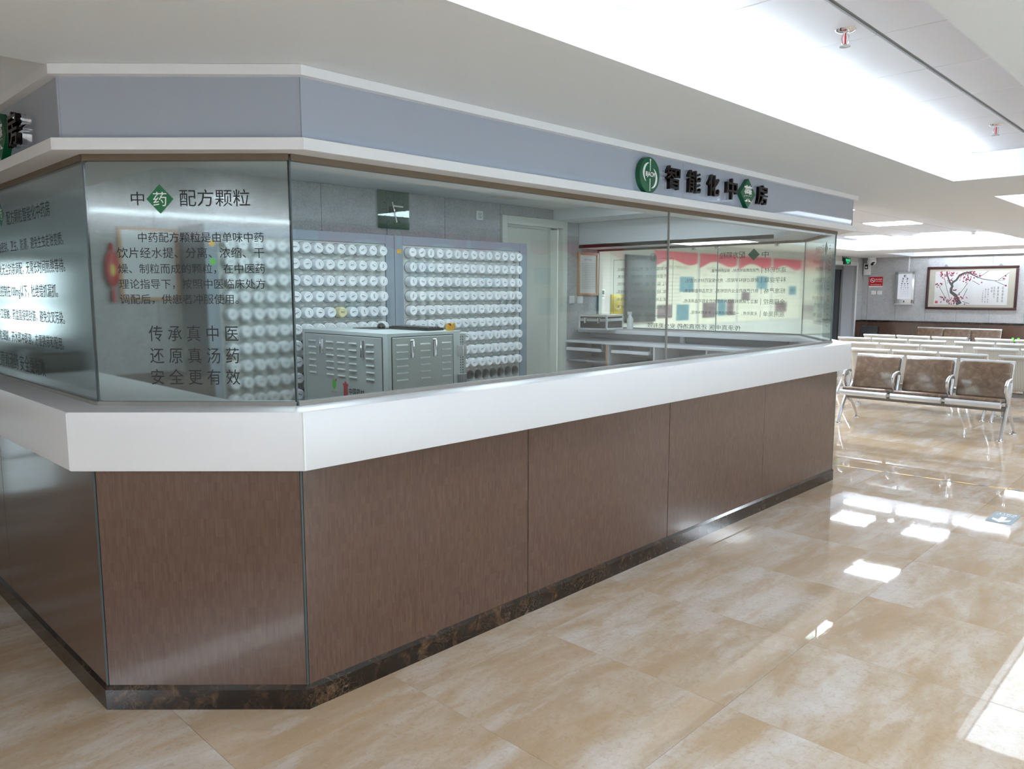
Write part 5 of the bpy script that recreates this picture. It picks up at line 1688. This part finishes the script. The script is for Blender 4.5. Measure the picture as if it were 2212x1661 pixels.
# small belongings in the hall
t = thing('black_bag', 'black bag leaning in the corner below the no smoking sign', 'bag', (18.0, 6.25, 0.0), 0.2)
put('body', MB().prism([(-0.18, 0.0), (0.16, 0.0), (0.13, 0.50), (0.06, 0.80), (-0.04, 0.80), (-0.13, 0.55)], -0.17, 0.17, 'y'), 'black', t)
put('flap', MB().box(-0.135, -0.10, -0.15, 0.15, 0.42, 0.66, 0.01), 'black', t)
put('strap', MB().tube([(-0.02, -0.06, 0.79), (-0.02, -0.05, 0.86), (-0.02, 0.05, 0.86), (-0.02, 0.06, 0.79)], 0.01, 6), 'black', t)
t = thing('pink_bundle', 'small pink cloth bundle on a seat of the rearmost row', 'cloth', (14.78, 4.52, 0.41), 0.4)
put('fold', MB().lathe([(0, 0.31), (0.04, 0.30), (0.075, 0.22), (0.09, 0.10), (0.07, 0.0), (0, 0)], 14), 'pink', t)
put('knot', MB().lathe([(0, 0.03), (0.025, 0.02), (0.02, 0), (0, 0)], 10), 'pink', t, (0, 0, 0.30))
t = thing('lime_tag', 'lime green toy item on a seat back in the rearmost row', 'toy', (15.05, 2.88, 0.0), 0)
put('body', MB().box(-0.02, 0.02, -0.05, 0.05, 0.40, 0.70, 0.01).box(-0.02, 0.02, -0.055, -0.025, 0.70, 0.80, 0.006).box(-0.02, 0.02, 0.025, 0.055, 0.70, 0.80, 0.006).box(-0.02, 0.02, -0.025, 0.025, 0.735, 0.765, 0.004), 'lime', t)
put('tether', MB().tube([(0, 0, 0.02), (0, 0, 0.40)], 0.008, 6), 'black', t)

# ------------------------------------------------------------------ floor markings
b = MB().quad((6.925, 2.95, 0.0012), (6.955, 2.95, 0.0012), (7.10, 0.9, 0.0012), (7.07, 0.9, 0.0012))
o = put('floor_tape', b, 'hazard', fix=False, smooth=0)
tag(o, 'yellow and black striped tape line across the marble floor', 'tape')
t = thing('floor_sticker', 'slate blue floor sticker with white arrow beyond the counter end', 'sticker', (5.96, 1.081, 0.0012))
put('sheet', MB().box(0.0, 0.31, 0.0, 0.155, 0.0, 0.0008), 'sticker', t, smooth=0)
ar = [(6.078, 1.212), (6.050, 1.177), (6.143, 1.175), (6.143, 1.140), (6.050, 1.140), (6.080, 1.105), (6.031, 1.105), (5.977, 1.158), (6.031, 1.212)]
put('arrow', MB().prism([(x - 5.96, y - 1.081) for x, y in ar], 0.0009, 0.0013), 'signwhite', t, smooth=0)
for txt, cx, hw, hh in (('安全出口', 0.222, 0.055, 0.015), ('EXIT', 0.268, 0.058, 0.016)):
    me = glyphs(txt, 0.01)
    fit_text(me, -hw, hw, z0=-hh, z1=hh)
    for v in me.vertices:
        v.co = (-v.co.z, v.co.x, 0.0)
    link('lettering', me, 'signwhite', t, (cx, 0.078, 0.0013))
print('jars', njar, 'objects', len(bpy.data.objects))
